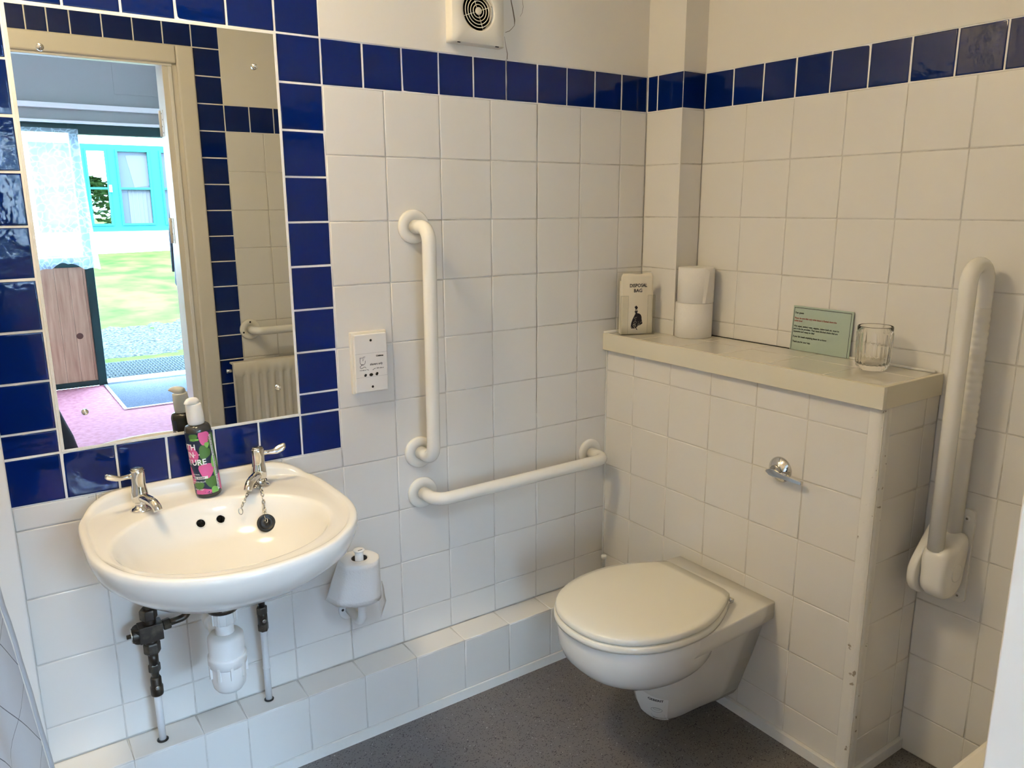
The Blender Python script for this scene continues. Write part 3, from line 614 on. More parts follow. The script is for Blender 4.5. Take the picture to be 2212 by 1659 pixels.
mb = MB(); roll(mb, (-1.007, -.09, .408), .0475, .100); part(mb, 'roll', paper, t)
mb = MB().lathe([(.0192, .412), (.0192, .5075)], (-1.007, -.09, 0), n=28, cap=(False, False)); part(mb, 'cardboard_tube', mat('cardboard', (.09, .07, .055), .95), t)
mb = MB(); cols = []; c = Vector((-1.007, -.09, 0)); n = 26
for k in range(n+1):
    q = k/n; col = []
    for j in range(9):
        h = j/8; ztop = .5085; zb = .402+.012*max(0, q-.4)
        if q < .62:
            a = R(-8-q/.62*150); r = .0483+.0018*(1-h) + (.004 if q < .1 else 0)*0
            p = c+Vector((math.cos(a)*r, math.sin(a)*r, 0))
            fl = max(0, (q-.30)/.32)**1.6
            p = p+Vector((-.026, .004, 0))*fl*(1-h)
        else:
            s = (q-.62)/.38; a = R(-158); base = c+Vector((math.cos(a)*.0483, math.sin(a)*.0483, 0))
            p = base+Vector((-.026, .004, 0))*(1-h)+Vector((-.012*(1-h)-.001, .038, 0))*s
            
        zz = ztop-(1-h)*(ztop-zb) - .012*(1-h)*math.sin(math.pi*min(1, q*1.1))*0
        col.append((p.x, p.y, zz))
    cols.append(col)
mb.rings(cols, 0, (False, False), close=False)
# tail piece hanging below right
mb.rings([[(-.972+.010*j/6+dx*.4, -.112-.003*math.sin(j)+dy, .412-.058*j/6-dz) for j in range(7)] for dx, dy, dz in ((-.030, -.020, 0), (0, -.002, -.003), (.030, .010, -.010), (.052, .018, -.02))], 0, (False, False), close=False)
o = part(mb, 'loose_sheet', paper, t); s = o.modifiers.new('solid', 'SOLIDIFY'); s.thickness = .0006

# ================================================================== GRAB RAILS
def flange(t, p, n):
    mb = MB().lathe([(.0415, 0), (.0420, .002), (.0415, .0085), (.039, .0115), (.0215, .0125), (.0205, .0105)], p, n, 44); part(mb, 'flange', rail_m, t)
def bar_path(a, b, out, r=.036):
    a, b, o = Vector(a), Vector(b), Vector(out); d = (b-a).normalized(); on = o.normalized(); L = o.length
    A = [a, a+on*(L-r)]+arc(a+on*(L-r)+d*r, -d, on, R(6), R(84), r, 8)+[a+o+d*r]
    B = [b, b+on*(L-r)]+arc(b+on*(L-r)-d*r, d, on, R(6), R(84), r, 8)+[b+o-d*r]
    return A+B[::-1]
t = empty('grab_rail', (-.784, 0, 1.0), 'vertical white grab rail right of the shaver socket', 'grab rail', 'white grab rails on the mirror wall')
flange(t, (-.784, 0, 1.300), (0, -1, 0)); flange(t, (-.787, 0, .717), (0, -1, 0)); part(MB().tube(bar_path((-.784, -.004, 1.300), (-.787, -.004, .717), (0, -.078, 0)), .0172, 22), 'bar', rail_m, t)
t = empty('grab_rail', (-.49, 0, .604), 'horizontal white grab rail running toward the boxed corner beside the toilet', 'grab rail', 'white grab rails on the mirror wall')
flange(t, (-.782, 0, .603), (0, -1, 0)); flange(t, (-.199, 0, .607), (0, -1, 0)); part(MB().tube(bar_path((-.782, -.004, .603), (-.199, -.004, .607), (0, -.078, 0)), .0172, 22), 'bar', rail_m, t)

# ---- fold-down support rail on the right wall
t = empty('folding_support_rail', (XB, -.965, .56), 'white U shaped fold-down support rail folded upright at the end of the shelf', 'support rail')
mb = MB()
def rr2(a0, a1, b0, b1, r, n=5):
    out = []
    for cx, cy, s in ((a1-r, b1-r, 0), (a0+r, b1-r, 90), (a0+r, b0+r, 180), (a1-r, b0+r, 270)):
        for k in range(n+1): q = R(s+90*k/n); out.append((cx+r*math.cos(q), cy+r*math.sin(q)))
    return out
P = rr2(-1.006, -.905, .449, .677, .012)
mb.rings([[(XB+.0005, y, z) for y, z in P], [(XB-.008, y, z) for y, z in P], [(XB-.010, y*.998-.0019, z*.998+.001) for y, z in P]], 0, smooth=False); part(mb, 'wall_plate', rail_m, t, bevel=.001)
for y, z in ((-.990, .655), (-.990, .466), (-.921, .655), (-.921, .466)):
    mb = MB().lathe([(.0075, 0), (.0075, .0018), (.0045, .002)], (XB-.0095, y, z), (-1, 0, 0), 16); mb.lathe([(.0030, .002), (.0028, .0022), (.0001, .0022)], (XB-.0095, y, z), (-1, 0, 0), 6, 1); part(mb, 'screw', [white_pl, chrome_dark], t)
mb = MB(); hc = Vector((.014, -.975, .532))
def capsule(y0, y1, r, zc, xc, mi=0, bevel=.008, ext=.078):
    rs = []
    for y, k in ((y0, -bevel), (y0-(.4*bevel if y1 < y0 else -.4*bevel), -.25*bevel), (y0-(bevel if y1 < y0 else -bevel), 0), (y1+(bevel if y1 < y0 else -bevel), 0), (y1+(.4*bevel if y1 < y0 else -.4*bevel), -.25*bevel), (y1, -bevel)):
        q = r+k; ring_ = []
        for j in range(17): a = R(90+180*j/16); ring_.append((xc+q*math.cos(a), y, zc+q*math.sin(a)))
        ring_ += [(xc+ext, y, zc-q*.62), (xc+ext, y, zc+q*.62)]
        rs.append(ring_)
    mb.rings(rs, mi)
def plate_loft(mb, out, y0, y1, bev):
    cx_ = sum(p[0] for p in out)/len(out); cz_ = sum(p[1] for p in out)/len(out)
    d_ = 1 if y1 > y0 else -1; rs = []
    for y, k in [(y0, bev), (y0+d_*bev*.3, bev*.35), (y0+d_*bev, 0)]+[(y1-d_*bev*math.cos(R(90*(1-q/4))) if q else y1-d_*bev, bev*(1-math.cos(R(90*q/4)))) for q in range(0, 5)][0:0]+[(y1-d_*bev, 0), (y1-d_*bev*.62, bev*.08), (y1-d_*bev*.3, bev*.3), (y1-d_*bev*.08, bev*.62), (y1, bev)]:
        r_ = []
        for (x, z) in out:
            L = math.hypot(x-cx_, z-cz_); f = (L-k)/L; r_.append((cx_+(x-cx_)*f, y, cz_+(z-cz_)*f))
        rs.append(r_)
    mb.rings(rs)
def smooth_poly(P, it=3):
    for _ in range(it): P = [q for a, b in zip(P, P[1:]+P[:1]) for q in ((a[0]*.75+b[0]*.25, a[1]*.75+b[1]*.25), (a[0]*.25+b[0]*.75, a[1]*.25+b[1]*.75))]
    return P
arc_ = [(.016+.052*math.cos(R(a)), .528+.050*math.sin(R(a))) for a in range(170, 371, 20)]
plate_loft(mb, smooth_poly([(-.037, .606)]+arc_+[(.076, .625), (.040, .630), (.020, .606)], 2), -.950, -1.008, .017)
mb.lathe([(.0215, -.002), (.021, .0012), (.019, .0016)], (.022, -1.0085, .545), (0, -1, 0), 28); pass
part(mb, 'hinge_housing', rail_m, t)
mb = MB(); plate_loft(mb, smooth_poly([(.012+.058*math.cos(R(a)), .534+.057*math.sin(R(a))) for a in range(140, 361, 20)]+[(.079, .56), (.079, .655), (.045, .648), (.008, .612)], 2), -.930, -.949, .005)
part(mb, 'bracket_cheek', rail_m, t)
mb = MB(); path = [(-.017, -.975, .60), (-.017, -.975, .90), (-.017, -.975, 1.175)]+[tuple(p) for p in arc((.0195, -.975, 1.189), (-1, 0, 0), (0, 0, 1), 0, math.pi, .0365, 14)]+[(.056, -.975, 1.175), (.056, -.975, .90), (.056, -.975, .62)]
mb.tube(path, .0172, 22); part(mb, 'rail_tube', rail_m, t)
mb = MB()  # ribbed soft grip on the rear tube
rs = []; zs = []
k = 0; z = 1.135
while z > .845: zs.append((z, .0173+.0014*abs(math.sin(k*math.pi/6)))); z -= .0027; k += 1
mb.rings([[(.056+r*math.cos(a), -.975+r*math.sin(a), z) for a in (2*math.pi*j/22 for j in range(22))] for z, r in zs], 0, flip=True); part(mb, 'ribbed_grip', rail_m, t)

# ================================================================== TOILET
TX, TY = -.135, -.495
to = empty('toilet', (TX, TY, .04), 'white wall hung toilet with closed lid fixed to the tiled boxing', 'toilet')
def Tp(u, v, z): return (TX-u, TY+v, z)
def dshape(w0, w1, uc, L, u0=0, n=28):
    """rear edge at u0 (half-width w0), widening to w1 at uc, then a half ellipse to L; list of (u, v)"""
    pts = []
    for k in range(7): q = k/6; pts.append((u0+(uc-u0)*q, (w0+(w1-w0)*math.sin(q*math.pi/2))))
    for k in range(1, n): a = math.pi/2*(1-2*k/n)
    out = [(u, v) for u, v in pts[:-1]]
    for k in range(n+1):
        a = math.pi/2-math.pi*k/n; ex = 2/2.25
        out.append((uc+(L-uc)*abs(math.cos(a))**ex, w1*math.copysign(abs(math.sin(a))**ex, math.sin(a))))
    out += [(u, -v) for u, v in pts[:-1][::-1]]
    return out
def sc(P, s, cu, ds=None): ds = s if ds is None else ds; return [(cu+(u-cu)*s if u > cu else u, v*ds) for u, v in P]
D0 = dshape(.163, .1765, .31, .518)
mb = MB()
def sect(P, z): return [Tp(u, v, z) for u, v in P]
mb.rings([sect(sc(D0, .985, .3, .985), .3705), sect(sc(D0, .996, .3, .996), .369), sect(D0, .366), sect(D0, .342), sect(sc(D0, .995, .3, .995), .324), sect(sc(D0, .985, .3, .95), .318)], 0, flip=True)
part(mb, 'deck', ceramic_t, to)
mb = MB()
def ell(cu, a, b, z, n=48, e=2.2): return [Tp(cu+a*math.copysign(abs(math.cos(q))**(2/e), math.cos(q)), b*math.copysign(abs(math.sin(q))**(2/e), math.sin(q)), z) for q in (2*math.pi*k/n for k in range(n))]
mb.rings([ell(.320, .197, .1755, .3695), ell(.320, .1995, .178, .366), ell(.320, .1995, .1775, .335), ell(.320, .1975, .1745, .310), ell(.318, .191, .167, .285), ell(.314, .178, .154, .265), ell(.308, .158, .136, .246), ell(.300, .132, .112, .231), ell(.292, .100, .084, .220), ell(.286, .06, .05, .214), ell(.285, .02, .02, .212)], 0, flip=False)
part(mb, 'bowl', ceramic_t, to)
SH = [(.330, .330, .128, .118), (.290, .325, .132, .112), (.240, .315, .118, .102), (.190, .305, .104, .092), (.140, .298, .088, .082), (.100, .290, .076, .072), (.070, .278, .066, .060), (.050, .255, .054, .045), (.042, .225, .042, .03)]
def shroud(L, w0, w1, n=20):
    out = [(0, w0), (L*.25, w0+(w1-w0)*.25), (L*.5, w1*1.02)]
    for k in range(n+1):
        a = math.pi/2-math.pi*k/n; e = 2/2.6; out.append((L*.62+L*.38*abs(math.cos(a))**e, w1*math.copysign(abs(math.sin(a))**e, math.sin(a))))
    return out+[(L*.5, -w1*1.02), (L*.25, -(w0+(w1-w0)*.25)), (0, -w0)]
mb = MB(); mb.rings([sect(shroud(L, w0, w1), z) for z, L, w0, w1 in SH], 0, flip=False); part(mb, 'pedestal_shroud', ceramic_t, to)
# seat and lid
def lidsh(w0, w1, uc, L, u0): return dshape(w0, w1, uc, L, u0)
SL = lidsh(.118, .182, .30, .531, .120)
mb = MB(); mb.rings([sect(sc(SL, 1, .3), .3722), sect(sc(SL, 1.004, .3, 1.004), .378), sect(sc(SL, 1.0, .3), .386), sect(sc(SL, .99, .3, .985), .389)], 0, flip=False); part(mb, 'seat', seat_m, to)
LD = lidsh(.114, .180, .30, .528, .116)
mb = MB(); mb.rings([sect(sc(LD, .985, .3, .98), .3905), sect(sc(LD, .999, .3, .998), .393), sect(LD, .398), sect(sc(LD, .996, .3, .995), .4035), sect(sc(LD, .985, .3, .98), .4070), sect(sc(LD, .93, .3, .90), .4095), sect(sc(LD, .87, .3, .82), .4115), sect(sc(LD, .5, .3, .5), .4120)], 0, flip=False); part(mb, 'lid', seat_m, to)
for v in (-.095, .095):
    mb = MB().cyl(Tp(.095, v-.012, .378), Tp(.095, v+.012, .378), .006, n=16); mb.lathe([(.012, .3705), (.012, .373), (.009, .375)], Tp(.095, v, 0), n=20); mb.box(Tp(.095, v-.006, .375), Tp(.125, v+.006, .382)); part(mb, 'hinge', chrome, to)
mb = MB().lathe([(.008, 0), (.008, .006), (.006, .008)], Tp(.42, -.12, .3645), (0, 0, 1), 16); part(mb, 'seat_buffer', seat_m, to)
mb = MB(); text_mesh('Geberit', .012, lambda u, v: Tp(.062-v*.9, .110-u, .3712), mb, bold=.0002, xs=1.1); part(mb, 'maker_mark', mat('grey_print', (.12, .10, .08), .6), to, 'small maker mark printed on the deck')
# sticker on the foot: conform to the shroud
def shroud_pt(s, z, off=.0005):
    """s: metres along the front curve measured from the camera-side; z height"""
    for (a, b) in zip(SH[:-1], SH[1:]):
        if b[0] <= z <= a[0]: q = (z-b[0])/(a[0]-b[0]); L, w0, w1 = (b[i]+(a[i]-b[i])*q for i in (1, 2, 3)); break
    a = R(118)+s/.070; e = 2/2.6; ca, sa = math.cos(a-math.pi/2-math.pi/2+math.pi), math.sin(a)
    ang = math.pi/2-a   # a: 0 = +v side, pi = -v side
    u = L*.62+(L*.38+off)*abs(math.cos(ang))**e; v = (w1+off)*math.copysign(abs(math.sin(ang))**e, math.sin(ang))
    return Tp(u, v, z)
mb = MB(); G = [[shroud_pt(-.048+.074*i/12, .062+.088*j/8-.010*(i/12), .0007) for i in range(13)] for j in range(9)]
mb.rings(G, 0, (False, False), close=False); text_mesh('GEBERIT', .0095, lambda u, v: shroud_pt(-.020+u, .132+v, .0012), mb, 1, bold=.0003)
for cx, cz, a, b in ((0, .103, .014, .008), (0, .106, .009, .003)):
    n = 22; vs = []
    for k in range(n): q = 2*math.pi*k/n; vs += [shroud_pt(cx+a*math.cos(q), cz+b*math.sin(q), .0011), shroud_pt(cx+(a-.0006)*math.cos(q), cz+(b-.0006)*math.sin(q), .0011)]
    mb.add(vs, [(2*k, (2*k+2) % (2*n), (2*k+3) % (2*n), 2*k+1) for k in range(n)], 1)
for (a, b, w) in (((-.012, .074), (-.002, .072), .001), ((-.016, .084), (-.012, .072), .001), ((.018, .086), (.019, .072), .0012)):
    mb.add([shroud_pt(a[0], a[1], .0012), shroud_pt(a[0], a[1]+w, .0012), shroud_pt(b[0]+w, b[1]+w, .0012), shroud_pt(b[0]+w, b[1], .0012)], [(0, 1, 2, 3)], 1)
part(mb, 'sticker', [white_pl, ink], to, 'crumpled white maker sticker with black print')
# small capped pipe stub in the corner behind the toilet
mb = MB().lathe([(.0055, .18), (.0055, .270), (.0085, .2705), (.0090, .279), (.0075, .282), (.0003, .2825)], (-.182, -.062, 0), n=20)
solo(mb, 'pipe_stub', white_pl, (-.182, -.062, .18), 'thin white capped pipe stub in the corner behind the toilet lid', 'pipe')
# flush lever
t = empty('flush_lever', (-.135, -.645, .718), 'chrome round flush plate with a flat lever above the toilet', 'flush lever')
fc = (-.1352, -.645, .718)
mb = MB().lathe([(.0325, 0), (.0325, .002), (.0295, .006), (.0165, .0145), (.0145, .0155)], fc, (-1, 0, 0), 48); part(mb, 'rosette', chrome, t)
mb = MB().lathe([(.0150, .0145), (.0150, .022), (.0135, .0235)], fc, (-1, 0, 0), 32); part(mb, 'hub', chrome_dark, t)
mb = MB(); M = Matrix.Translation((-.160, -.645, .714)) @ Matrix.Rotation(R(3), 4, 'X'); mb.rings([[M @ Vector(p) for p in ((-.004, y, -w), (-.004, y, w), (.006, y, w*.9), (.006, y, -w*.9))] for y, w in ((.022, .0025), (.010, .0085), (0, .0095), (-.020, .0065), (-.074, .0042), (-.079, .0035))], 0, smooth=False); part(mb, 'lever', chrome, t, bevel=.0008)

# ================================================================== SHAVER SOCKET
t = empty('shaver_socket', (-.92, 0, .975), 'white rectangular shaver socket plate marked shavers only', 'socket')
mb = MB(); mb.box((-.968, -.0005, .899), (-.873, -.012, 1.052)); part(mb, 'back_box', ivory_pl, t, bevel=.002)
mb = MB(); mb.box((-.963, -.012, .903), (-.878, -.0215, 1.0465)); part(mb, 'faceplate', white_pl, t, bevel=.0018)
mb = MB(); sp = lambda u, v: (-.963+u, -.0218, .903+v)
for u, v in ((.043, .128), (.0435, .012)): mb = MB().lathe([(.0032, 0), (.003, .0004), (.0001, .0005)], (-.963+u, -.0214, .903+v), (0, -1, 0), 14); part(mb, 'screw', black, t)
mb = MB()
text_mesh('shavers only', .0078, lambda u, v: sp(.0385+u, .0660+v), mb, bold=.0002, xs=.86); text_mesh('Crabtree', .0052, lambda u, v: sp(.0555+u, .0865+v), mb, bold=.0003, xs=1); text_mesh('115 volts ac', .0040, lambda u, v: sp(.0105+u, .0545+v), mb, bold=.0001, xs=.86); text_mesh('240 volts ac', .0042, lambda u, v: sp(.0555+u, .0560+v), mb, bold=.0001, xs=.95)
def stroke(P, w=.0005):
    for a, b in zip(P[:-1], P[1:]):
        dx, dz = b[0]-a[0], b[1]-a[1]; L = math.hypot(dx, dz) or 1; px, pz = -dz/L*w, dx/L*w
        mb.add([sp(a[0]-px, a[1]-pz), sp(a[0]+px, a[1]+pz), sp(b[0]+px, b[1]+pz), sp(b[0]-px, b[1]-pz)], [(0, 1, 2, 3)])
stroke([(.0185, .087), (.0125, .087), (.0125, .077)]+[(.0195-.007*math.cos(q), .077-.008*math.sin(q)) for q in (math.pi*k/14 for k in range(14))]+[(.0265, .079)])
stroke([(.0265, .0885), (.0205, .088), (.0205, .080), (.0192, .079)]); stroke([(.015, .0695), (.021, .0695)], .0009); stroke([(.0145, .084), (.0155, .084)], .0006); stroke([(.0235, .0845), (.0245, .0845)], .0006)
stroke([(.0165, .068), (.0125, .066), (.0125, .062), (.017, .0605), (.022, .0635), (.026, .0632), (.0275, .0605)])
stroke([(.0285, .0563), (.032, .056), (.0345, .0540)]); stroke([(.053, .0575), (.048, .056), (.045, .0535)])
stroke([(.0005, .0965), (.0845, .0965)], .00012); stroke([(.0005, .0375), (.0845, .0375)], .00012)
part(mb, 'printed_marking', ink, t)
for u, v, a, b in ((.0255, .0425, .0034, .0036), (.0405, .0425, .0050, .0038), (.0560, .0430, .0036, .0042)):
    mb = MB(); n = 16; mb.add([sp(u+a*math.cos(2*math.pi*k/n)*(1 if abs(u-.04) < .002 else 1+.25*math.sin(4*math.pi*k/n)), v+b*math.sin(2*math.pi*k/n)) for k in range(n)], [tuple(range(n))]); part(mb, 'socket_hole', dark_hole, t)
mb = MB()
# ================================================================== EXTRACTOR FAN
t = empty('extractor_fan', (-.60, 0, 1.81), 'square cream extractor fan with round ringed grille high on the wall', 'fan')
mb = MB(); fx, fz = -.601, 1.813; n = 64
inner = [(fx+.0445*math.cos(2*math.pi*k/n), fz+.0445*math.sin(2*math.pi*k/n)) for k in range(n)]
def sq(h):
    out = []
    for k in range(n):
        c_, s_ = math.cos(2*math.pi*k/n), math.sin(2*math.pi*k/n); m_ = max(abs(c_), abs(s_)); out.append((fx+h*c_/m_, fz+h*s_/m_))
    return out
mb.rings([[(x, .001, z) for x, z in sq(.076)], [(x, -.026, z) for x, z in sq(.0755)], [(x, -.0295, z) for x, z in sq(.0735)], [(fx+(x-fx)*1.10, -.0315, fz+(z-fz)*1.10) for x, z in inner], [(x, -.030, z) for x, z in inner], [(x, -.010, z) for x, z in inner]], 0, (False, False), smooth=True)
mb.box((fx-.060, -.026, fz-.0768), (fx-.052, -.0275, fz-.0745), 1); mb.box((fx+.050, -.026, fz-.0768), (fx+.060, -.0275, fz-.0745), 1)
part(mb, 'housing', [ivory_pl, dark_hole], t)
mb = MB().lathe([(.0445, 0), (.0001, 0)], (fx, -.0101, fz), (0, -1, 0), 48); part(mb, 'dark_opening', dark_hole, t)
mb = MB()
for r in (.0150, .0225, .0300, .0375): mb.tube([(fx+r*math.cos(q), -.029, fz+r*math.sin(q)) for q in (2*math.pi*k/48 for k in range(49))], .0011, 8, cap=False)
mb.lathe([(.0088, 0), (.0085, .003), (.006, .004)], (fx, -.028, fz), (0, -1, 0), 28)
for q in (R(20), R(110), R(200), R(290)): mb.tube([(fx+.008*math.cos(q), -.0262, fz+.008*math.sin(q)), (fx+.0445*math.cos(q), -.0262, fz+.0445*math.sin(q))], .0009, 6)
part(mb, 'grille', ivory_pl, t)

# ================================================================== THINGS ON THE SHELF
SZ = .9723
r0 = None
for k, (x, y, z, lab_) in enumerate(((.029, -.193, SZ, 'spare toilet roll on the shelf, lower of the stack of two'), (.031, -.1945, SZ+.1015, 'spare toilet roll on top of the shelf stack, loose end down its side'))):
    t = empty('toilet_roll', (x, y, z), lab_, 'toilet roll', 'spare toilet rolls stacked on the shelf')
    mb = MB(); roll(mb, (x, y, z), .0535 if k == 0 else .0520, .101); part(mb, 'roll', paper, t)
    mb = MB().lathe([(.0192, .004), (.0192, .098)], (x, y, z), n=24, cap=(False, False)); part(mb, 'cardboard_tube', MATS['cardboard'], t)
    if k:
        mb = MB(); cols = []
        for j in range(9):
            h = j/8; a0 = R(250-5*(1-h)); w = .0045+.004*h
            cols.append([(x+(.0526+.0012*i)*math.cos(a0+i*w/.052/2), y+(.0526+.0012*i)*math.sin(a0+i*w/.052/2), z+.001+.099*h*(1-.03*i)+(.0) ) for i in range(4)])
        mb.rings(cols, 0, (False, False), close=False); part(mb, 'loose_end', paper, t)
# disposal bags
t = empty('disposal_bag_holder', (-.09, -.075, SZ), 'clear acrylic holder standing in the shelf corner against the column', 'holder')
BF, BRR = Vector((-.139, -.064, 0)), Vector((-.040, -.101, 0)); U = (BRR-BF).normalized(); D = Vector((-U.y, U.x, 0))
if D.y < 0: D = -D
Bw = (BRR-BF).length
def bb(u, d, z): return BF+U*u+D*d+Vector((0, 0, SZ+z))
def obox(mb, u0, u1, d0, d1, z0, z1, mi=0):
    mb.add([bb(u, d, z) for z in (z0, z1) for u, d in ((u0, d0), (u1, d0), (u1, d1), (u0, d1))], [(3, 2, 1, 0), (4, 5, 6, 7), (0, 1, 5, 4), (1, 2, 6, 5), (2, 3, 7, 6), (3, 0, 4, 7)], mi)
mb = MB(); w = .0018
obox(mb, -.001, Bw+.001, .0, .034, 0, w); obox(mb, -.001, w-.001, 0, .034, w, .118); obox(mb, Bw+.001-w, Bw+.001, 0, .034, w, .118)
obox(mb, w, .022, -.0005, w-.0005, w, .118); obox(mb, Bw-.022, Bw-w, -.0005, w-.0005, w, .118); obox(mb, w, Bw-w, .034-w, .034, w, .185)
part(mb, 'acrylic_case', acrylic, t)
mb = MB()
obox(mb, -.0012, .0220, -.0008, -.0002, .1175, .1183); obox(mb, Bw-.0220, Bw+.0012, -.0008, -.0002, .1175, .1183); obox(mb, .0216, .0222, -.0008, -.0002, .0, .1174); obox(mb, Bw-.0222, Bw-.0216, -.0008, -.0002, .0, .1174); obox(mb, -.0014, -.0008, -.0008, -.0002, 0, .1174); obox(mb, Bw+.0012, Bw+.0018, .0, .0008, 0, .1174); obox(mb, -.0012, Bw+.0012, -.0014, -.0008, 0, .0008)
part(mb, 'polished_edge', mat('acrylic_edge', (.42, .39, .30), .3), t, 'visible cut edges of the clear acrylic'); mb = MB(); obox(mb, -.0012, Bw+.0012, .0338, .0344, .1846, .1854); part(mb, 'back_edge', MATS['acrylic_edge'], t)
t = empty('disposal_bag', (-.09, -.072, SZ+.004), 'cream paper disposal bag printed with a lady in a wide dress on the shelf', 'paper bag')
mb = MB(); n = 20; F = []
for j, z in enumerate([.003, .04, .08, .12, .14, .158, .172, .1815]):
    row = []
    for i in range(n+1):
        q = i/n; uu = .003+(Bw-.006)*q; ww = 0
        if z > .168: m_ = (z-.168)/.0135; uu = .003+(Bw-.006)*(.5+(q-.5)*(1-.09*m_**2))
        row.append(bb(uu-(.002 if z > .12 else 0), .0065-.0045*math.sin(math.pi*q)*(.3+.7*min(1, z/.1))+.0007*math.sin(q*17)*min(1, z/.12), z+(.0015*math.sin(q*9) if z > .175 else 0)))
    F.append(row)
mb.rings(F, 0, (False, False), close=False)
o = part(mb, 'paper_front', bag_paper, t); s = o.modifiers.new('solid', 'SOLIDIFY'); s.thickness = .003; s.offset = -1
mb = MB(); obox(mb, .005, Bw-.005, .014, .030, .003, .160); part(mb, 'spare_bags', bag_paper, t, 'folded spare bags behind the front one', bevel=.002)
mb = MB()
def face(u, z, off=.0006):
    q = (u-.003)/(Bw-.006); return bb(u-.0005, .0065-.0045*math.sin(math.pi*q)*(.3+.7*min(1, z/.1))+.0007*math.sin(q*17)*min(1, z/.12)-off, z)
text_mesh('DISPOSAL', .0140, lambda u, v: face(Bw/2+.001+u, .1425+v), mb, align='CENTER', bold=.0003, xs=.90); text_mesh('BAG', .0140, lambda u, v: face(Bw/2+.000+u, .1275+v), mb, align='CENTER', bold=.0003, xs=.98)
lady = [(-.001, .090), (.003, .087), (.005, .083), (.003, .081), (.0025, .079), (.003, .075), (.006, .0725), (.003, .071), (.004, .067), (.010, .066), (.015, .062), (.0175, .056), (.018, .049), (.020, .041), (.0215, .036), (.015, .0315), (.008, .029), (.0025, .0245), (.0032, .021), (.0068, .0165), (.002, .018), (.0004, .0228), (-.006, .0215), (-.014, .022), (-.0155, .028), (-.0145, .038), (-.011, .049), (-.006, .059), (-.002, .066), (-.004, .071), (-.006, .0725), (-.003, .074), (-.0025, .079), (-.004, .083), (-.006, .086), (-.003, .088)]
part(mb, 'lettering', ink, t, 'printed words DISPOSAL BAG'); mb = MB()
cu, cz = Bw/2-.0035, -.002
mb.add([face(cu+u, cz+z) for u, z in lady], [tuple(range(len(lady)))])
k0 = random.Random(3)
for i in range(70):
    u, z = k0.uniform(-.0135, .019), k0.uniform(.024, .056)
    if not (-.0145+(z-.024)*.30 < u < .020-(z-.03)*.06): continue
    if u > .003 and z > .042: continue
    if u > .012 and z < .032: continue
    a = k0.uniform(0, 3.1); l = k0.uniform(.0006, .0019); w = .00035
    mb.add([face(cu+u+l*math.cos(a)*s1-w*math.sin(a)*s2, cz+z+l*math.sin(a)*s1+w*math.cos(a)*s2, .0009) for s1, s2 in ((-1, -1), (1, -1), (1, 1), (-1, 1))], [(0, 1, 2, 3)], 1)
mb.add([face(cu+u, cz+z, .0009) for u, z in ((-.0012, .0785), (.0014, .0785), (.0012, .0745), (-.0012, .0745))], [(0, 1, 2, 3)], 1)
part(mb, 'drawing', [ink, bag_paper], t, 'black drawing of a lady in a hooped dress')
# notice card
t = empty('notice_card', (.078, -.578, SZ), 'pale green notice card with printed lines leaning on the wall behind the shelf', 'card')
CP = lambda u, v, off=0: (.0775-.0+.006*v/.115-off, -.4925-u, SZ+.0005+v)   # u to the right, v up
mb = MB(); mb.add([CP(0, 0), CP(.1735, 0), CP(.1735, .1165), CP(0, .1165), CP(0, 0, -.0012), CP(.1735, 0, -.0012), CP(.1735, .1165, -.0012), CP(0, .1165, -.0012)], [(0, 1, 2, 3), (7, 6, 5, 4), (0, 4, 5, 1), (1, 5, 6, 2), (2, 6, 7, 3), (3, 7, 4, 0)]); part(mb, 'card', card_m, t)
mb = MB()
for (u0, u1, v0, v1) in ((.003, .1685, .1110, .1123), (.003, .0042, 0, .1123), (.1673, .1685, 0, .1123)): mb.add([CP(u0, v0, .0003), CP(u1, v0, .0003), CP(u1, v1, .0003), CP(u0, v1, .0003)], [(0, 1, 2, 3)])
for s, v, mi in (('Dear guests', .0965, 0), ('Please be sure that only toilet tissue is flushed down the', .0825, 1), ('toilet bowl', .0755, 1), ('Wet wipes, sanitary wear, nappies, cotton buds etc. must be', .0615, 0), ('put in the bin provided. They cause blocked drains that are', .0545, 0), ('expensive and messy to clear', .0475, 0), ('If your bin needs emptying please let us know', .0340, 0), ('Thank you for your help.', .0205, 0)):
    text_mesh(s, .0064, lambda u, w_, v=v: CP(.0065+u, v+w_, .0004), mb, mi, bold=.00018, xs=.845)
part(mb, 'printed_text', [ink, red_ink], t)
# tumbler
mb = MB(); gx, gy = .004, -.772
mod = lambda a, r, h: (1+.022*math.cos(24*a)*(1 if .018 < h < .088 else 0)) if r > .030 else 1
prof = [(.0005, 0), (.026, 0), (.030, .0015), (.0345, .008), (.0365, .016), (.0375, .024), (.0385, .060), (.0390, .086), (.0388, .091), (.0386, .1015), (.0375, .1030), (.0366, .1015), (.0364, .09), (.0355, .060), (.0338, .022), (.030, .0145), (.020, .0125), (.0005, .012)]
def modf(a, r, h): return 1
rs = []; n = 96
for i, (r, h) in enumerate(prof):
    f = .030 if 4 <= i <= 7 else (.012 if i == 3 else 0); rs.append([(gx+r*(1+f*math.cos(24*a))*math.cos(a), gy+r*(1+f*math.cos(24*a))*math.sin(a), SZ+.0003+h) for a in (2*math.pi*k/n for k in range(n))])
mb.rings(rs); solo(mb, 'drinking_glass', glass, (gx, gy, SZ), 'empty ribbed clear glass tumbler at the right end of the shelf', 'glass')

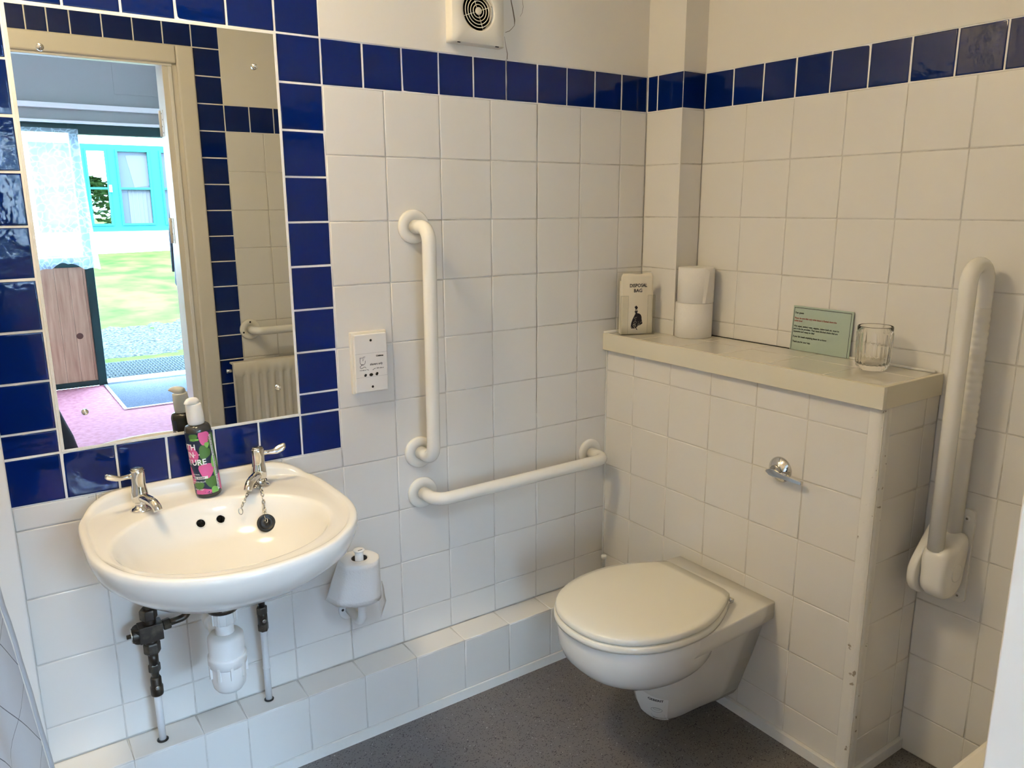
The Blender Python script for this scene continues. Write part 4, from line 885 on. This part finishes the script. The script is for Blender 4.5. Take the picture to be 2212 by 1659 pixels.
# ================================================================== SHOWER CURTAIN at the left edge, ceiling lamp
h_ = Vector((math.sin(R(19)), math.cos(R(19)), 0)); nn = Vector((h_.y, -h_.x, 0)); P0 = Vector((-1.696, -.11, .256))
t = empty('shower_curtain', (-1.86, -.55, 1.0), 'white shower curtain with thin grey diamond lines at the left edge', 'curtain')
mb = MB(); cols = []; mb.uv = []
zs = [-.06+k*(1.80-.09)/40 for k in range(41)]
def edge(z):
    pts = [(-.06, .014), (-.01, .001), (.165, -.044), (.322, -.085), (.414, -.114), (.464, -.124), (.9, -.20), (1.8, -.30)]
    for (a, b) in zip(pts[:-1], pts[1:]):
        if z <= b[0]: q = (z-a[0])/(b[0]-a[0]); return a[1]+(b[1]-a[1])*q
    return -.30
def curt(s, z, w): return P0+h_*s+Vector((0, 0, z))+nn*w
rows = []
for z in zs:
    e = edge(z)-.017; row = []
    for i in range(41): q = i/40; s = e-q*(.56+e*.3); row.append((curt(s, z, .006*math.sin(q*26)*min(1, q*4)), (s, z)))
    rows.append(row)
mb.rings([[p for p, _ in r_] for r_ in rows], 0, (False, False), close=False); mb.uv = [u for r_ in rows for _, u in r_]
o = part(mb, 'fabric', diamond, t)
mb = MB(); mb.rings([[curt(edge(z)-.018*q+.0015*math.sin(z*40), z, .002+.003*math.sin(q*3)) for q in (0, .33, .66, 1)] for z in zs], 0, (False, False), close=False)
o = part(mb, 'hem', mat('curtain_hem', (.62, .62, .63), .5), t, 'plain grey-white hem strip'); s = o.modifiers.new('solid', 'SOLIDIFY'); s.thickness = .001
a, b = curt(-.30, 1.80, 0), curt(-.86, 1.80, 0)
mb = MB()
for k in range(7): c = a.lerp(b, k/6); mb = MB(); mb.tube([c+Vector((0, 0, .0))+(Vector((0, 0, 1))*math.cos(q)+nn*math.sin(q))*.016+Vector((0, 0, .012)) for q in (2*math.pi*j/14 for j in range(15))], .0015, 6, cap=False); part(mb, 'curtain_ring', white_pl, t)
mb = MB().tube([curt(.10, 1.818, 0), curt(-1.15, 1.818, 0)], .011, 14); mb.tube([curt(.08, 1.818, 0), curt(.08, 2.104, 0)], .006, 8); mb.tube([curt(-1.1, 1.818, 0), curt(-1.1, 2.104, 0)], .006, 8)
solo(mb, 'curtain_rail', alu, tuple(curt(-.5, 1.818, 0)), 'metal rail hung from the ceiling carrying the shower curtain', 'rail')
HZ_ = 2.75; hall_fill_m = mat('cool_fill_glow', (.8, .9, 1), .4, emit=((.62, .80, 1.0), 46))  # glow for the added hall fill light
LX, LY = -1.72, -.42
t = empty('ceiling_lamp', (LX, LY, CZ), 'round opal ceiling lamp over the basin side of the room', 'lamp')
mb = MB().lathe([(.150, 0), (.150, .018), (.138, .022)], (LX, LY, CZ-.001), (0, 0, -1), 48); part(mb, 'base', white_pl, t)
mb = MB().lathe([(.135, .020), (.137, .035), (.125, .065), (.095, .085), (.05, .096), (.001, .099)], (LX, LY, CZ-.001), (0, 0, -1), 48); part(mb, 'diffuser', lamp_m, t)

t = empty('ceiling_lamp', (-1.45, -2.75, HZ_), 'added round cool white fill light on the hall ceiling outside the doorway', 'lamp')  # added fill light, out of view, brightens the lower left wall
mb = MB().lathe([(.24, 0), (.24, .018), (.225, .022)], (-1.45, -2.75, HZ_-.001), (0, 0, -1), 48); part(mb, 'base', white_pl, t)
mb = MB().lathe([(.222, .020), (.225, .035), (.20, .065), (.15, .085), (.08, .096), (.001, .099)], (-1.45, -2.75, HZ_-.001), (0, 0, -1), 48); part(mb, 'diffuser', hall_fill_m, t)
# ================================================================== DOORWAY, RADIATOR, RAIL ON THE FRONT WALL
t = empty('door_1', (-1.45, YF, 0), kind='structure')
for nm, a, b in (('architrave', (-.905, YF-.0005, 0), (-.968, YF+.018, 1.937)), ('architrave', (-1.935, YF-.0005, 0), (-1.998, YF+.018, 1.937)), ('architrave', (-.9685, YF-.0005, 1.8705), (-1.9345, YF+.0175, 1.9365))):
    mb = MB().box(a, b); part(mb, nm, door_paint, t, bevel=.008, seg=3)
for a, b in (((-.940, YF-.0005, 0), (-1.018, -1.62, 1.88)), ((-1.965, YF-.0005, 0), (-1.888, -1.62, 1.88)), ((-.940, YF-.0005, 1.875), (-1.965, -1.62, 1.90))):
    mb = MB().box(a, b); part(mb, 'jamb', door_paint, t, bevel=.002)
mb = MB(); mb.box((-.985, YF+.006, 0), (-.998, YF-.030, 1.8615)); mb.box((-.984, YF+.006, 1.862), (-1.9, YF-.03, 1.875)); part(mb, 'door_stop', white_pl, t, bevel=.002)
for z0, z1 in ((1.616, 1.711), (1.211, 1.309), (.25, .35)):
    mb = MB().box((-1.0175, -1.565, z0), (-1.0195, -1.602, z1)); mb.cyl((-1.021, -1.604, z0), (-1.021, -1.604, z1), .006, n=12)
    for k in range(4): mb.lathe([(.0035, 0), (.0028, .0006), (.0001, .0002)], (-1.0195, -1.575-.012*(k % 2), z0+.012+.024*k), (-1, 0, 0), 10, 1)
    part(mb, 'hinge', [door_paint, chrome_dark], t)
t = empty('radiator', (-.50, YF, .30), 'cream panel radiator on the wall beside the doorway, seen in the mirror', 'radiator')
mb = MB(); x0, x1, z0, z1 = -.872, -.16, .16, .735; yf = YF+.085; n = 24; F = []
us = []
x = x0+.03
while x < x1-.03: us += [(x, 0), (x+.006, .008), (x+.018, .008), (x+.024, 0)]; x += .0335
prof = [(x0, -.012), (x0+.004, 0)]+us+[(x1-.004, 0), (x1, -.012)]
def rad(x, d, z): return (x, yf-d, z)
mb.rings([[rad(x, .012+d*0, z0) for x, d in prof], [rad(x, 0, z0+.004) for x, d in prof], [rad(x, 0, z0+.045) for x, d in prof], [rad(x, d, z0+.058) for x, d in prof], [rad(x, d, z1-.058) for x, d in prof], [rad(x, 0, z1-.045) for x, d in prof], [rad(x, 0, z1-.004) for x, d in prof], [rad(x, .006, z1) for x, d in prof]], 0, (False, False), close=False)
mb.box((x0, yf-.006, z0), (x1, yf-.022, z1)); mb.box((x0, yf-.022, z1-.01), (x1, yf-.060, z1-.004))
part(mb, 'panel', door_paint, t)
mb = MB().cyl((x0-.002, yf-.03, z1-.035), (x0-.022, yf-.03, z1-.035), .008, n=14); part(mb, 'bleed_valve', chrome, t)
mb = MB()
for x in (x0+.12, x1-.12): mb = MB(); mb.box((x-.015, YF+.0005, .2), (x+.015, YF+.064, .70)); part(mb, 'bracket', white_pl, t)
t = empty('grab_rail', (-.55, YF, .855), 'white grab rail above the radiator on the doorway wall, seen in the mirror', 'grab rail')
for x in (-.772, -.18):
    flange(t, (x, YF, .855), (0, 1, 0))
    for a in (90, 200, 320): part(MB().lathe([(.004, 0), (.003, .0006), (.0001, .0003)], (x+.031*math.cos(R(a)), YF+.0125, .855+.031*math.sin(R(a))), (0, 1, 0), 10), 'screw', black, t)
part(MB().tube(bar_path((-.772, YF+.004, .855), (-.18, YF+.004, .855), (0, .075, 0)), .0165, 20), 'bar', rail_m, t)
mb = MB(); mb.box((-.30, -1.10, 0), (XB, YF+.0005, .148), 0); tiles(mb, (0, -1.098, 0), X, Zv, NF, grid([-.30, -.15, 0, XB], [.0, .148]), 1); tiles(mb, (0, 0, .150), X, Y, Zv, grid([-.30, -.15, 0, XB], [1.10, 1.25, 1.40, 1.479]), 1)
tag(mb.obj('trim_6', [grout_w, white_tile]), kind='structure')

# ================================================================== HALL seen through the doorway in the mirror
HY = -4.95; HZ = 2.75
mb = MB(); mb.box((-3.4, -1.54, -.1), (-.28, HY-.02, 0)); tag(mb.obj('floor_hall', [carpet]), kind='structure')
mb = MB(); mb.box((-3.52, -1.60, HZ), (.3, HY-.5, HZ+.12)); mb.box((-3.52, .3, 2.48), (.9, -1.60, 2.60)); mb.box((-3.52, -1.60, 2.48), (.3, -1.66, HZ+.1)); tag(mb.obj('ceiling_hall', [hall_white]), kind='structure')
mb = MB(); mb.box((-.28, -1.60, -.05), (-.16, HY, HZ)); tag(mb.obj('wall_hall_right', [hall_white]), kind='structure')
mb = MB(); mb.box((-3.4, -1.60, -.05), (-3.52, HY, HZ)); tag(mb.obj('wall_hall_left', [hall_white]), kind='structure')
mb = MB(); mb.box((-2.57, -1.54, -.05), (-3.52, -1.60, HZ)); mb.box((-2.57, -1.6, CZ), (-.16, -1.54, HZ)); tag(mb.obj('wall_hall_near', [hall_white]), kind='structure')
mb = MB(); mb.box((-3.52, HY, 1.955), (-.16, HY-.14, HZ), 0)
mb.box((-3.4, HY+.05, 2.045), (-.28, HY, 2.08), 1); mb.box((-3.4, HY+.035, 1.945), (-.28, HY, 1.965), 1)
tag(mb.obj('wall_hall_far', [wall_hall_m, white_pl], bevel=.003), kind='structure')
t = empty('trim_7', (-.2, HY, 2.3), kind='structure'); mb = MB()
for a, b in (((-.64, HY+.004, 2.17), (-.625, HY, 2.55)), ((-.6249, HY+.004, 2.17), (-.29, HY, 2.185))): mb.box(a, b)
part(mb, 'panel_line', wall_hall_m, t)
# window with dark green frame
t = empty('window_1', (-2.2, HY, 1.4), kind='structure')
mb = MB()
for a, b in (((-3.4, HY-.02, 1.885), (-.966, HY-.08, 1.957)), ((-2.13, HY-.02, .915), (-.966, HY-.08, .988)), ((-.972, HY-.01, .0), (-.913, HY-.09, 1.957)), ((-.913, HY-.01, 1.875), (-.28, HY-.09, 1.957)), ((-2.2, HY-.02, .0), (-2.13, HY-.08, 1.957)), ((-3.4, HY-.02, 0), (-.966, HY-.08, .042)), ((-3.4, HY-.02, 0), (-3.33, HY-.08, 1.957))): mb.box(a, b)
part(mb, 'window_frame', teal_dark, t, bevel=.003)
mb = MB(); mb.box((-3.33, HY-.045, .042), (-2.2, HY-.049, 1.885)); mb.box((-2.13, HY-.045, .988), (-.972, HY-.049, 1.885)); part(mb, 'window_glass', mat('window_glass', (1, 1, 1), 0, trans=1, ior=1.02), t)  # left pane is unseen, made full height to let in more daylight
mb = MB()
x = -2.13
while x < -.98: mb.box((x+.0005, HY-.03, .042), (min(x+.095, -.972)-.0005, HY-.052, .915)); x += .095
mb.box((-2.13, HY-.05, .03), (-.972, HY-.06, .93)); part(mb, 'wood_panel', wood, t, bevel=.002)
mb = MB(); rows = []
for j in range(21):
    row = []
    for i in range(181):
        x = -2.10+i*(1.185)/180; q = j/20; sw = .045*q*q*max(0, (x+1.5)/.6); zb = .895+.016*abs(math.sin(i*.21))+.05*math.exp(-((x+1.13)/.08)**2)
        row.append((x+sw-.045*(1-q)*(1 if x > -1 else 0)*0, HY+.05+.016*math.sin(i*.27+.6*math.sin(q*2))*(.4+.6*q), 1.905-(1.905-zb)*q))
    rows.append(row)
mb.rings(rows, 0, (False, False), close=False)
solo(mb, 'net_curtain', lace, (-2.1, HY+.05, 1.9), 'white lace net curtain hanging at the hall window, seen in the mirror', 'curtain')
# threshold, mats
mb = MB(); mb.box((-.915, HY+.02, 0), (-.28, HY-.14, .022)); tag(mb.obj('trim_8', [alu], bevel=.003), kind='structure')
t = empty('door_mat', (-.6, -4.47, 0), 'grey ribbed entrance mat edged with metal strip just inside the outer door', 'mat')
mb = MB(); mb.box((-.925, HY+.022, .0002), (-.281, -4.02, .008)); part(mb, 'mat_pile', mat_grey, t); mb = MB(); mb.box((-.945, HY+.022, .0002), (-.925, -4.02, .010)); mb.box((-.945, -4.02, .0002), (-.281, -4.003, .010)); part(mb, 'edge_strip', alu, t)
t = MB(); t.box((-1.0, HY-.145, -.0), (.5, -5.86, .012))
k = 0
for i in range(30):
    for j in range(14):
        cx, cy = -.99+.05*i, HY-.17-.052*j
        if (i+j) % 2: t.box((cx, cy, .012), (cx+.044, cy-.012, .018)); t.box((cx, cy-.026, .012), (cx+.044, cy-.038, .018))
        else: t.box((cx, cy, .012), (cx+.012, cy-.046, .018)); t.box((cx+.026, cy, .012), (cx+.038, cy-.046, .018))
solo(t, 'rubber_mat', mat('grey_rubber', (.03, .035, .035), .9, spec=.05), (-.25, -5.45, 0), 'patterned grey rubber mat outside the open outer door', 'mat')
# dark jacket on a hook
t = empty('jacket', (-.33, -4.62, 1.1), 'black jacket hanging on the hall wall by the outer door, seen in the mirror', 'jacket')
mb = MB(); rs = []
for z, hw, d in ((1.42, .05, .03), (1.38, .14, .05), (1.30, .17, .07), (1.1, .17, .08), (.9, .175, .085), (.78, .18, .09), (.765, .175, .085)):
    rs.append([(-.285-d*1.35*(.5+.5*math.sin(a)), -4.62+hw*math.cos(a)*(1+.05*math.sin(5*a+z*8)), z) for a in (2*math.pi*k/32 for k in range(32))])
mb.rings(rs); part(mb, 'jacket_body', black_cloth, t)
for s in (-1, 1): mb = MB().tube([(-.33, -4.62+s*.14, 1.36), (-.345, -4.62+s*.19, 1.15), (-.35, -4.62+s*.20, .86)], .045, 14, rf=lambda q: .048-.010*q); part(mb, 'sleeve', black_cloth, t)
mb = MB().cyl((-.281, -4.62, 1.44), (-.33, -4.62, 1.45), .006, n=10); mb.sphere((-.335, -4.62, 1.452), .010, 8); solo(mb, 'coat_hook', chrome, (-.30, -4.62, 1.45), 'metal coat hook holding the black jacket', 'hook')

# ================================================================== OUTSIDE
mb = MB(); rows = []
for j in range(31):
    y = HY-.14-j*.9 if j < 30 else -60; z = -.02+max(0, -y-6.5)*.078 if y > -15 else .64
    rows.append([(x, y, z+(.02*math.sin(x*1.3+y) if j > 2 else 0)) for x in [-30+k*2 for k in range(31)]])
mb.rings(rows, 0, (False, False), close=False, flip=False)
o = mb.obj('lawn', [ground_m]); tag(o, 'sunlit lawn with a gravel strip outside the hall door', 'lawn', kind='stuff')
t = empty('building', (2.5, -14, .6), 'white building with turquoise framed windows across the lawn, seen in the mirror', 'building')
BY = -14.0
mb = MB()
for a, b in (((-.60, BY, .3), (9, BY-.3, .9299)), ((-.60, BY, 2.4301), (9, BY-.3, 3.1)), ((-9, BY, .3), (-.60, BY-.3, 3.1))): mb.box(a, b)
mb.box((-9.2, BY+.35, 3.1), (9.3, BY-6, 3.3)); part(mb, 'wall', render_m, t)
xs = [-.60, .16]
wins = [(-.52, .08), (.215, .565), (.70, 1.255), (1.42, 1.95), (2.1, 2.65), (2.85, 3.4), (3.6, 4.15)]
mb = MB()
mb.box((-.6, BY+.02, 2.34), (9, BY-.1, 2.43)); mb.box((-.6, BY+.02, .93), (9, BY-.1, 1.05)); last = -.6
for a, b in wins: mb.box((last, BY+.02, 1.0501), (a, BY-.1, 2.3399)); last = b
mb.box((last, BY+.02, 1.0501), (9, BY-.1, 2.3399)); part(mb, 'cladding', teal, t, 'turquoise painted timber window surround')
for i, (a, b) in enumerate(wins):
    mb = MB(); w = .035
    for p, q in (((a, BY+.045, 1.04), (b, BY-.02, 1.04+w)), ((a, BY+.045, 2.35-w), (b, BY-.02, 2.35)), ((a, BY+.045, 1.04+w), (a+w, BY-.02, 2.35-w)), ((b-w, BY+.045, 1.04+w), (b, BY-.02, 2.35-w)), ((a+w, BY+.045, 1.665), (b-w, BY-.02, 1.70))): mb.box(p, q)
    f = part(mb, 'window', teal, t)
    mb = MB(); mb.box((a, BY-.03, 1.05), (b, BY-.035, 2.34)); part(mb, 'pane', (MATS['window_glass'] if i == 1 else pane_m), f)
    if i == 2:
        mb = MB(); n = 40; mb.rings([[(a+.15+(b-a-.17)*k/n, BY-.022+.006*math.sin(k*.9), z) for k in range(n+1)] for z in (1.06, 1.66)], 0, (False, False), close=False)
        mb.add([(a+.17, BY-.026, 2.25), (b-.03, BY-.026, 2.32), (b-.03, BY-.026, 1.74), (a+.27, BY-.026, 1.70)], [(0, 1, 2, 3)]); part(mb, 'curtain', curtain_far, f)
    if i == 1: mb = MB(); mb.box((b-.02, BY+.09, 1.62), (b+.02, BY+.045, 1.74)); part(mb, 'handle', white_pl, f)
mb = MB(); mb.box((-.65, BY+.10, .90), (9, BY, .935)); part(mb, 'sill', white_pl, t)
# bush seen through the see-through window
t = empty('bush', (.5, -17.5, .6), 'leafy green bush beyond the building, seen through its window', 'bush')
rb = random.Random(8); mb = MB()
for k in range(1500):
    a, bq = rb.uniform(0, 6.28), rb.uniform(-.2, 1.5); r = 1.15*rb.uniform(.7, 1); c = Vector((.6+r*math.cos(a)*math.cos(bq), -17.5+r*math.sin(a)*math.cos(bq), 1.0+1.0*math.sin(bq)*rb.uniform(.8, 1))); q = rb.uniform(0, 6.28); s_ = rb.uniform(.06, .12)
    u = Vector((math.cos(q), math.sin(q), rb.uniform(-.6, .6))).normalized()*s_; v = u.cross(Vector((rb.uniform(-1, 1), rb.uniform(-1, 1), 1))).normalized()*s_*.6
    mb.add([c-u, c+v, c+u, c-v], [(0, 1, 2, 3)])
part(mb, 'leaves', foliage, t)['kind'] = 'stuff'
part(MB().tube([(.6, -17.5, .6), (.6, -17.5, 1.4)], .06, 10), 'trunk', wood, t)

# ================================================================== THE PERSON TAKING THE PHOTO (a sliver of dark coat shows in the mirror)
pe = empty('person', (-1.76, -2.14, 0), 'person in a long black coat standing in the doorway holding up a phone', 'person')
px, py = -1.76, -2.14
def skin_body(name, verts, edges, rad, m, parent, root=0, sub=2):
    me = bpy.data.meshes.new(name); off = parent.location
    me.from_pydata([tuple(Vector(v)-off) for v in verts], edges, []); me.materials.append(m); o = bpy.data.objects.new(name, me); COL.objects.link(o); o.parent = parent
    k = o.modifiers.new('skin', 'SKIN'); k.use_smooth_shade = True
    for i, r in enumerate(rad): me.skin_vertices[0].data[i].radius = r if isinstance(r, tuple) else (r, r)
    for i in range(len(verts)): me.skin_vertices[0].data[i].use_root = (i == root)
    s = o.modifiers.new('sub', 'SUBSURF'); s.levels = sub; s.render_levels = sub; return o
V_ = [(px, py, .95), (px, py, 1.12), (px, py, 1.32), (px, py+.01, 1.46), (px, py+.015, 1.53), (px+.0, py+.02, 1.60), (px, py+.03, 1.72),
      (px-.09, py, .90), (px-.10, py+.01, .50), (px-.10, py-.02, .08), (px-.11, py+.12, .04),
      (px+.09, py, .90), (px+.10, py+.01, .50), (px+.10, py-.02, .08), (px+.11, py+.12, .04),
      (px-.17, py, 1.43), (px-.21, py+.06, 1.20), (px-.06, py+.26, 1.26), (px-.035, py+.295, 1.285),
      (px+.17, py, 1.43), (px+.20, py+.06, 1.20), (px+.14, py+.26, 1.26), (px+.125, py+.295, 1.285)]
E_ = [(0, 1), (1, 2), (2, 3), (3, 4), (4, 5), (5, 6), (0, 7), (7, 8), (8, 9), (9, 10), (0, 11), (11, 12), (12, 13), (13, 14), (3, 15), (15, 16), (16, 17), (17, 18), (3, 19), (19, 20), (20, 21), (21, 22)]
r_ = [(.15, .11), (.13, .10), (.15, .11), (.09, .07), .055, .085, .08, .085, .058, .042, .04, .085, .058, .042, .04, .06, .045, .034, .03, .06, .045, .034, .03]
try:
    skin_body('body', V_, E_, r_, skin_m, pe)
except Exception as ex: print('skin', ex)
# long coat with flared hem
mb = MB(); rs = []
for z, a, b in ((1.535, .066, .064), (1.505, .105, .08), (1.465, .185, .11), (1.40, .205, .125), (1.28, .205, .14), (1.10, .185, .135), (.95, .205, .150), (.70, .240, .175), (.55, .285, .19), (.42, .325, .20), (.36, .345, .21), (.26, .365, .215)):
    rs.append([(px+a*math.cos(t)*(1+.03*math.sin(7*t)*max(0, 1.1-z)), py+b*math.sin(t)*(1+.04*math.sin(9*t)*max(0, 1.1-z)), z) for t in (2*math.pi*k/48 for k in range(48))])
mb.rings(rs, 0, (False, False), flip=True); o = part(mb, 'coat', coat_m, pe, 'long black coat'); s = o.modifiers.new('solid', 'SOLIDIFY'); s.thickness = .006
for sgn, P in ((-1, [V_[15], V_[16], V_[17]]), (1, [V_[19], V_[20], V_[21]])):
    P = [Vector(p) for p in P]; Q = [P[0].lerp(P[1], k/5) for k in range(5)]+[P[1].lerp(P[2], k/5) for k in range(6)]
    part(MB().tube(Q, .06, 18, rf=lambda q: .072-.026*q), 'sleeve', coat_m, pe)
for s in (-1, 1): part(MB().tube([(px+s*.095, py, .88), (px+s*.10, py+.01, .50), (px+s*.10, py-.015, .10)], .08, 18, rf=lambda q: .092-.036*q), 'trouser_leg', jean, pe)
for s in (-1, 1): part(MB().sphere((px+s*.105, py+.05, .042), .05, 12, sc=(1, 2.5, .82)), 'shoe', black, pe)
part(MB().sphere((px, py+.022, 1.665), .086, 16, sc=(.86, 1.02, 1.24)), 'head', skin_m, pe); part(MB().sphere((px, py-.012, 1.715), .100, 16, sc=(.90, 1.0, .98)), 'hair', hair_m, pe)
for s in (-1, 1): part(MB().sphere((px+s*.076, py+.015, 1.66), .02, 8, sc=(.4, .8, 1.3)), 'ear', skin_m, pe)
# face features
mb = MB()
for s in (-1, 1): mb = MB().sphere((px+s*.030, py+.094, 1.672), .0095, 8); k0_ = part(mb, 'eye', white_ink, pe); part(MB().sphere((px+s*.030, py+.1015, 1.672), .0042, 8), 'pupil', black, pe)
mb = MB(); part(MB().sphere((px, py+.110, 1.650), .012, 8, sc=(.8, 1.1, 1.6)), 'nose', skin_m, pe); part(MB().sphere((px, py+.096, 1.618), .02, 8, sc=(1.1, .35, .28)), 'mouth', mat('lips', (.45, .15, .13), .5), pe)
# hands round the phone
ph = Vector((-1.712, -1.800, 1.345))
for s in (-1, 1):
    w = Vector(V_[18] if s < 0 else V_[22]); palm = ph+Vector((s*.078, -.026, -.012)); me_v = [w, palm.lerp(w, .35), palm]; ed = [(0, 1), (1, 2)]; rad = [.024, .026, (.026, .018)]
    for k, (dz, ln) in enumerate(((.034, .9), (.014, 1.0), (-.006, .95), (-.024, .78))):
        b0 = len(me_v); kn = palm+Vector((-s*.004, .020, dz)); mid = kn+Vector((-s*.012*ln, .010*ln, .002)); tip = mid+Vector((-s*.022*ln, -.002, .002)); me_v += [kn, mid, tip]; rad += [.0095, .0085, .0075]; ed += [(2, b0), (b0, b0+1), (b0+1, b0+2)]
    b0 = len(me_v); me_v += [palm+Vector((-s*.012, -.018, .020)), palm+Vector((-s*.034, -.012, .034))]; rad += [.011, .009]; ed += [(2, b0), (b0, b0+1)]
    try: skin_body('hand', [tuple(v) for v in me_v], ed, rad, skin_m, pe)
    except Exception as ex: print('hand', ex)
mb = MB().box((ph.x-.073, ph.y-.004, ph.z-.035), (ph.x+.073, ph.y+.004, ph.z+.035)); mb.v = [tuple(ph+Matrix.Rotation(R(-34.6), 3, 'Z') @ (Vector(v)-ph)) for v in mb.v]
solo(mb, 'phone', black, tuple(ph), 'black phone held up in both hands by the person in the doorway', 'phone', bevel=.002)
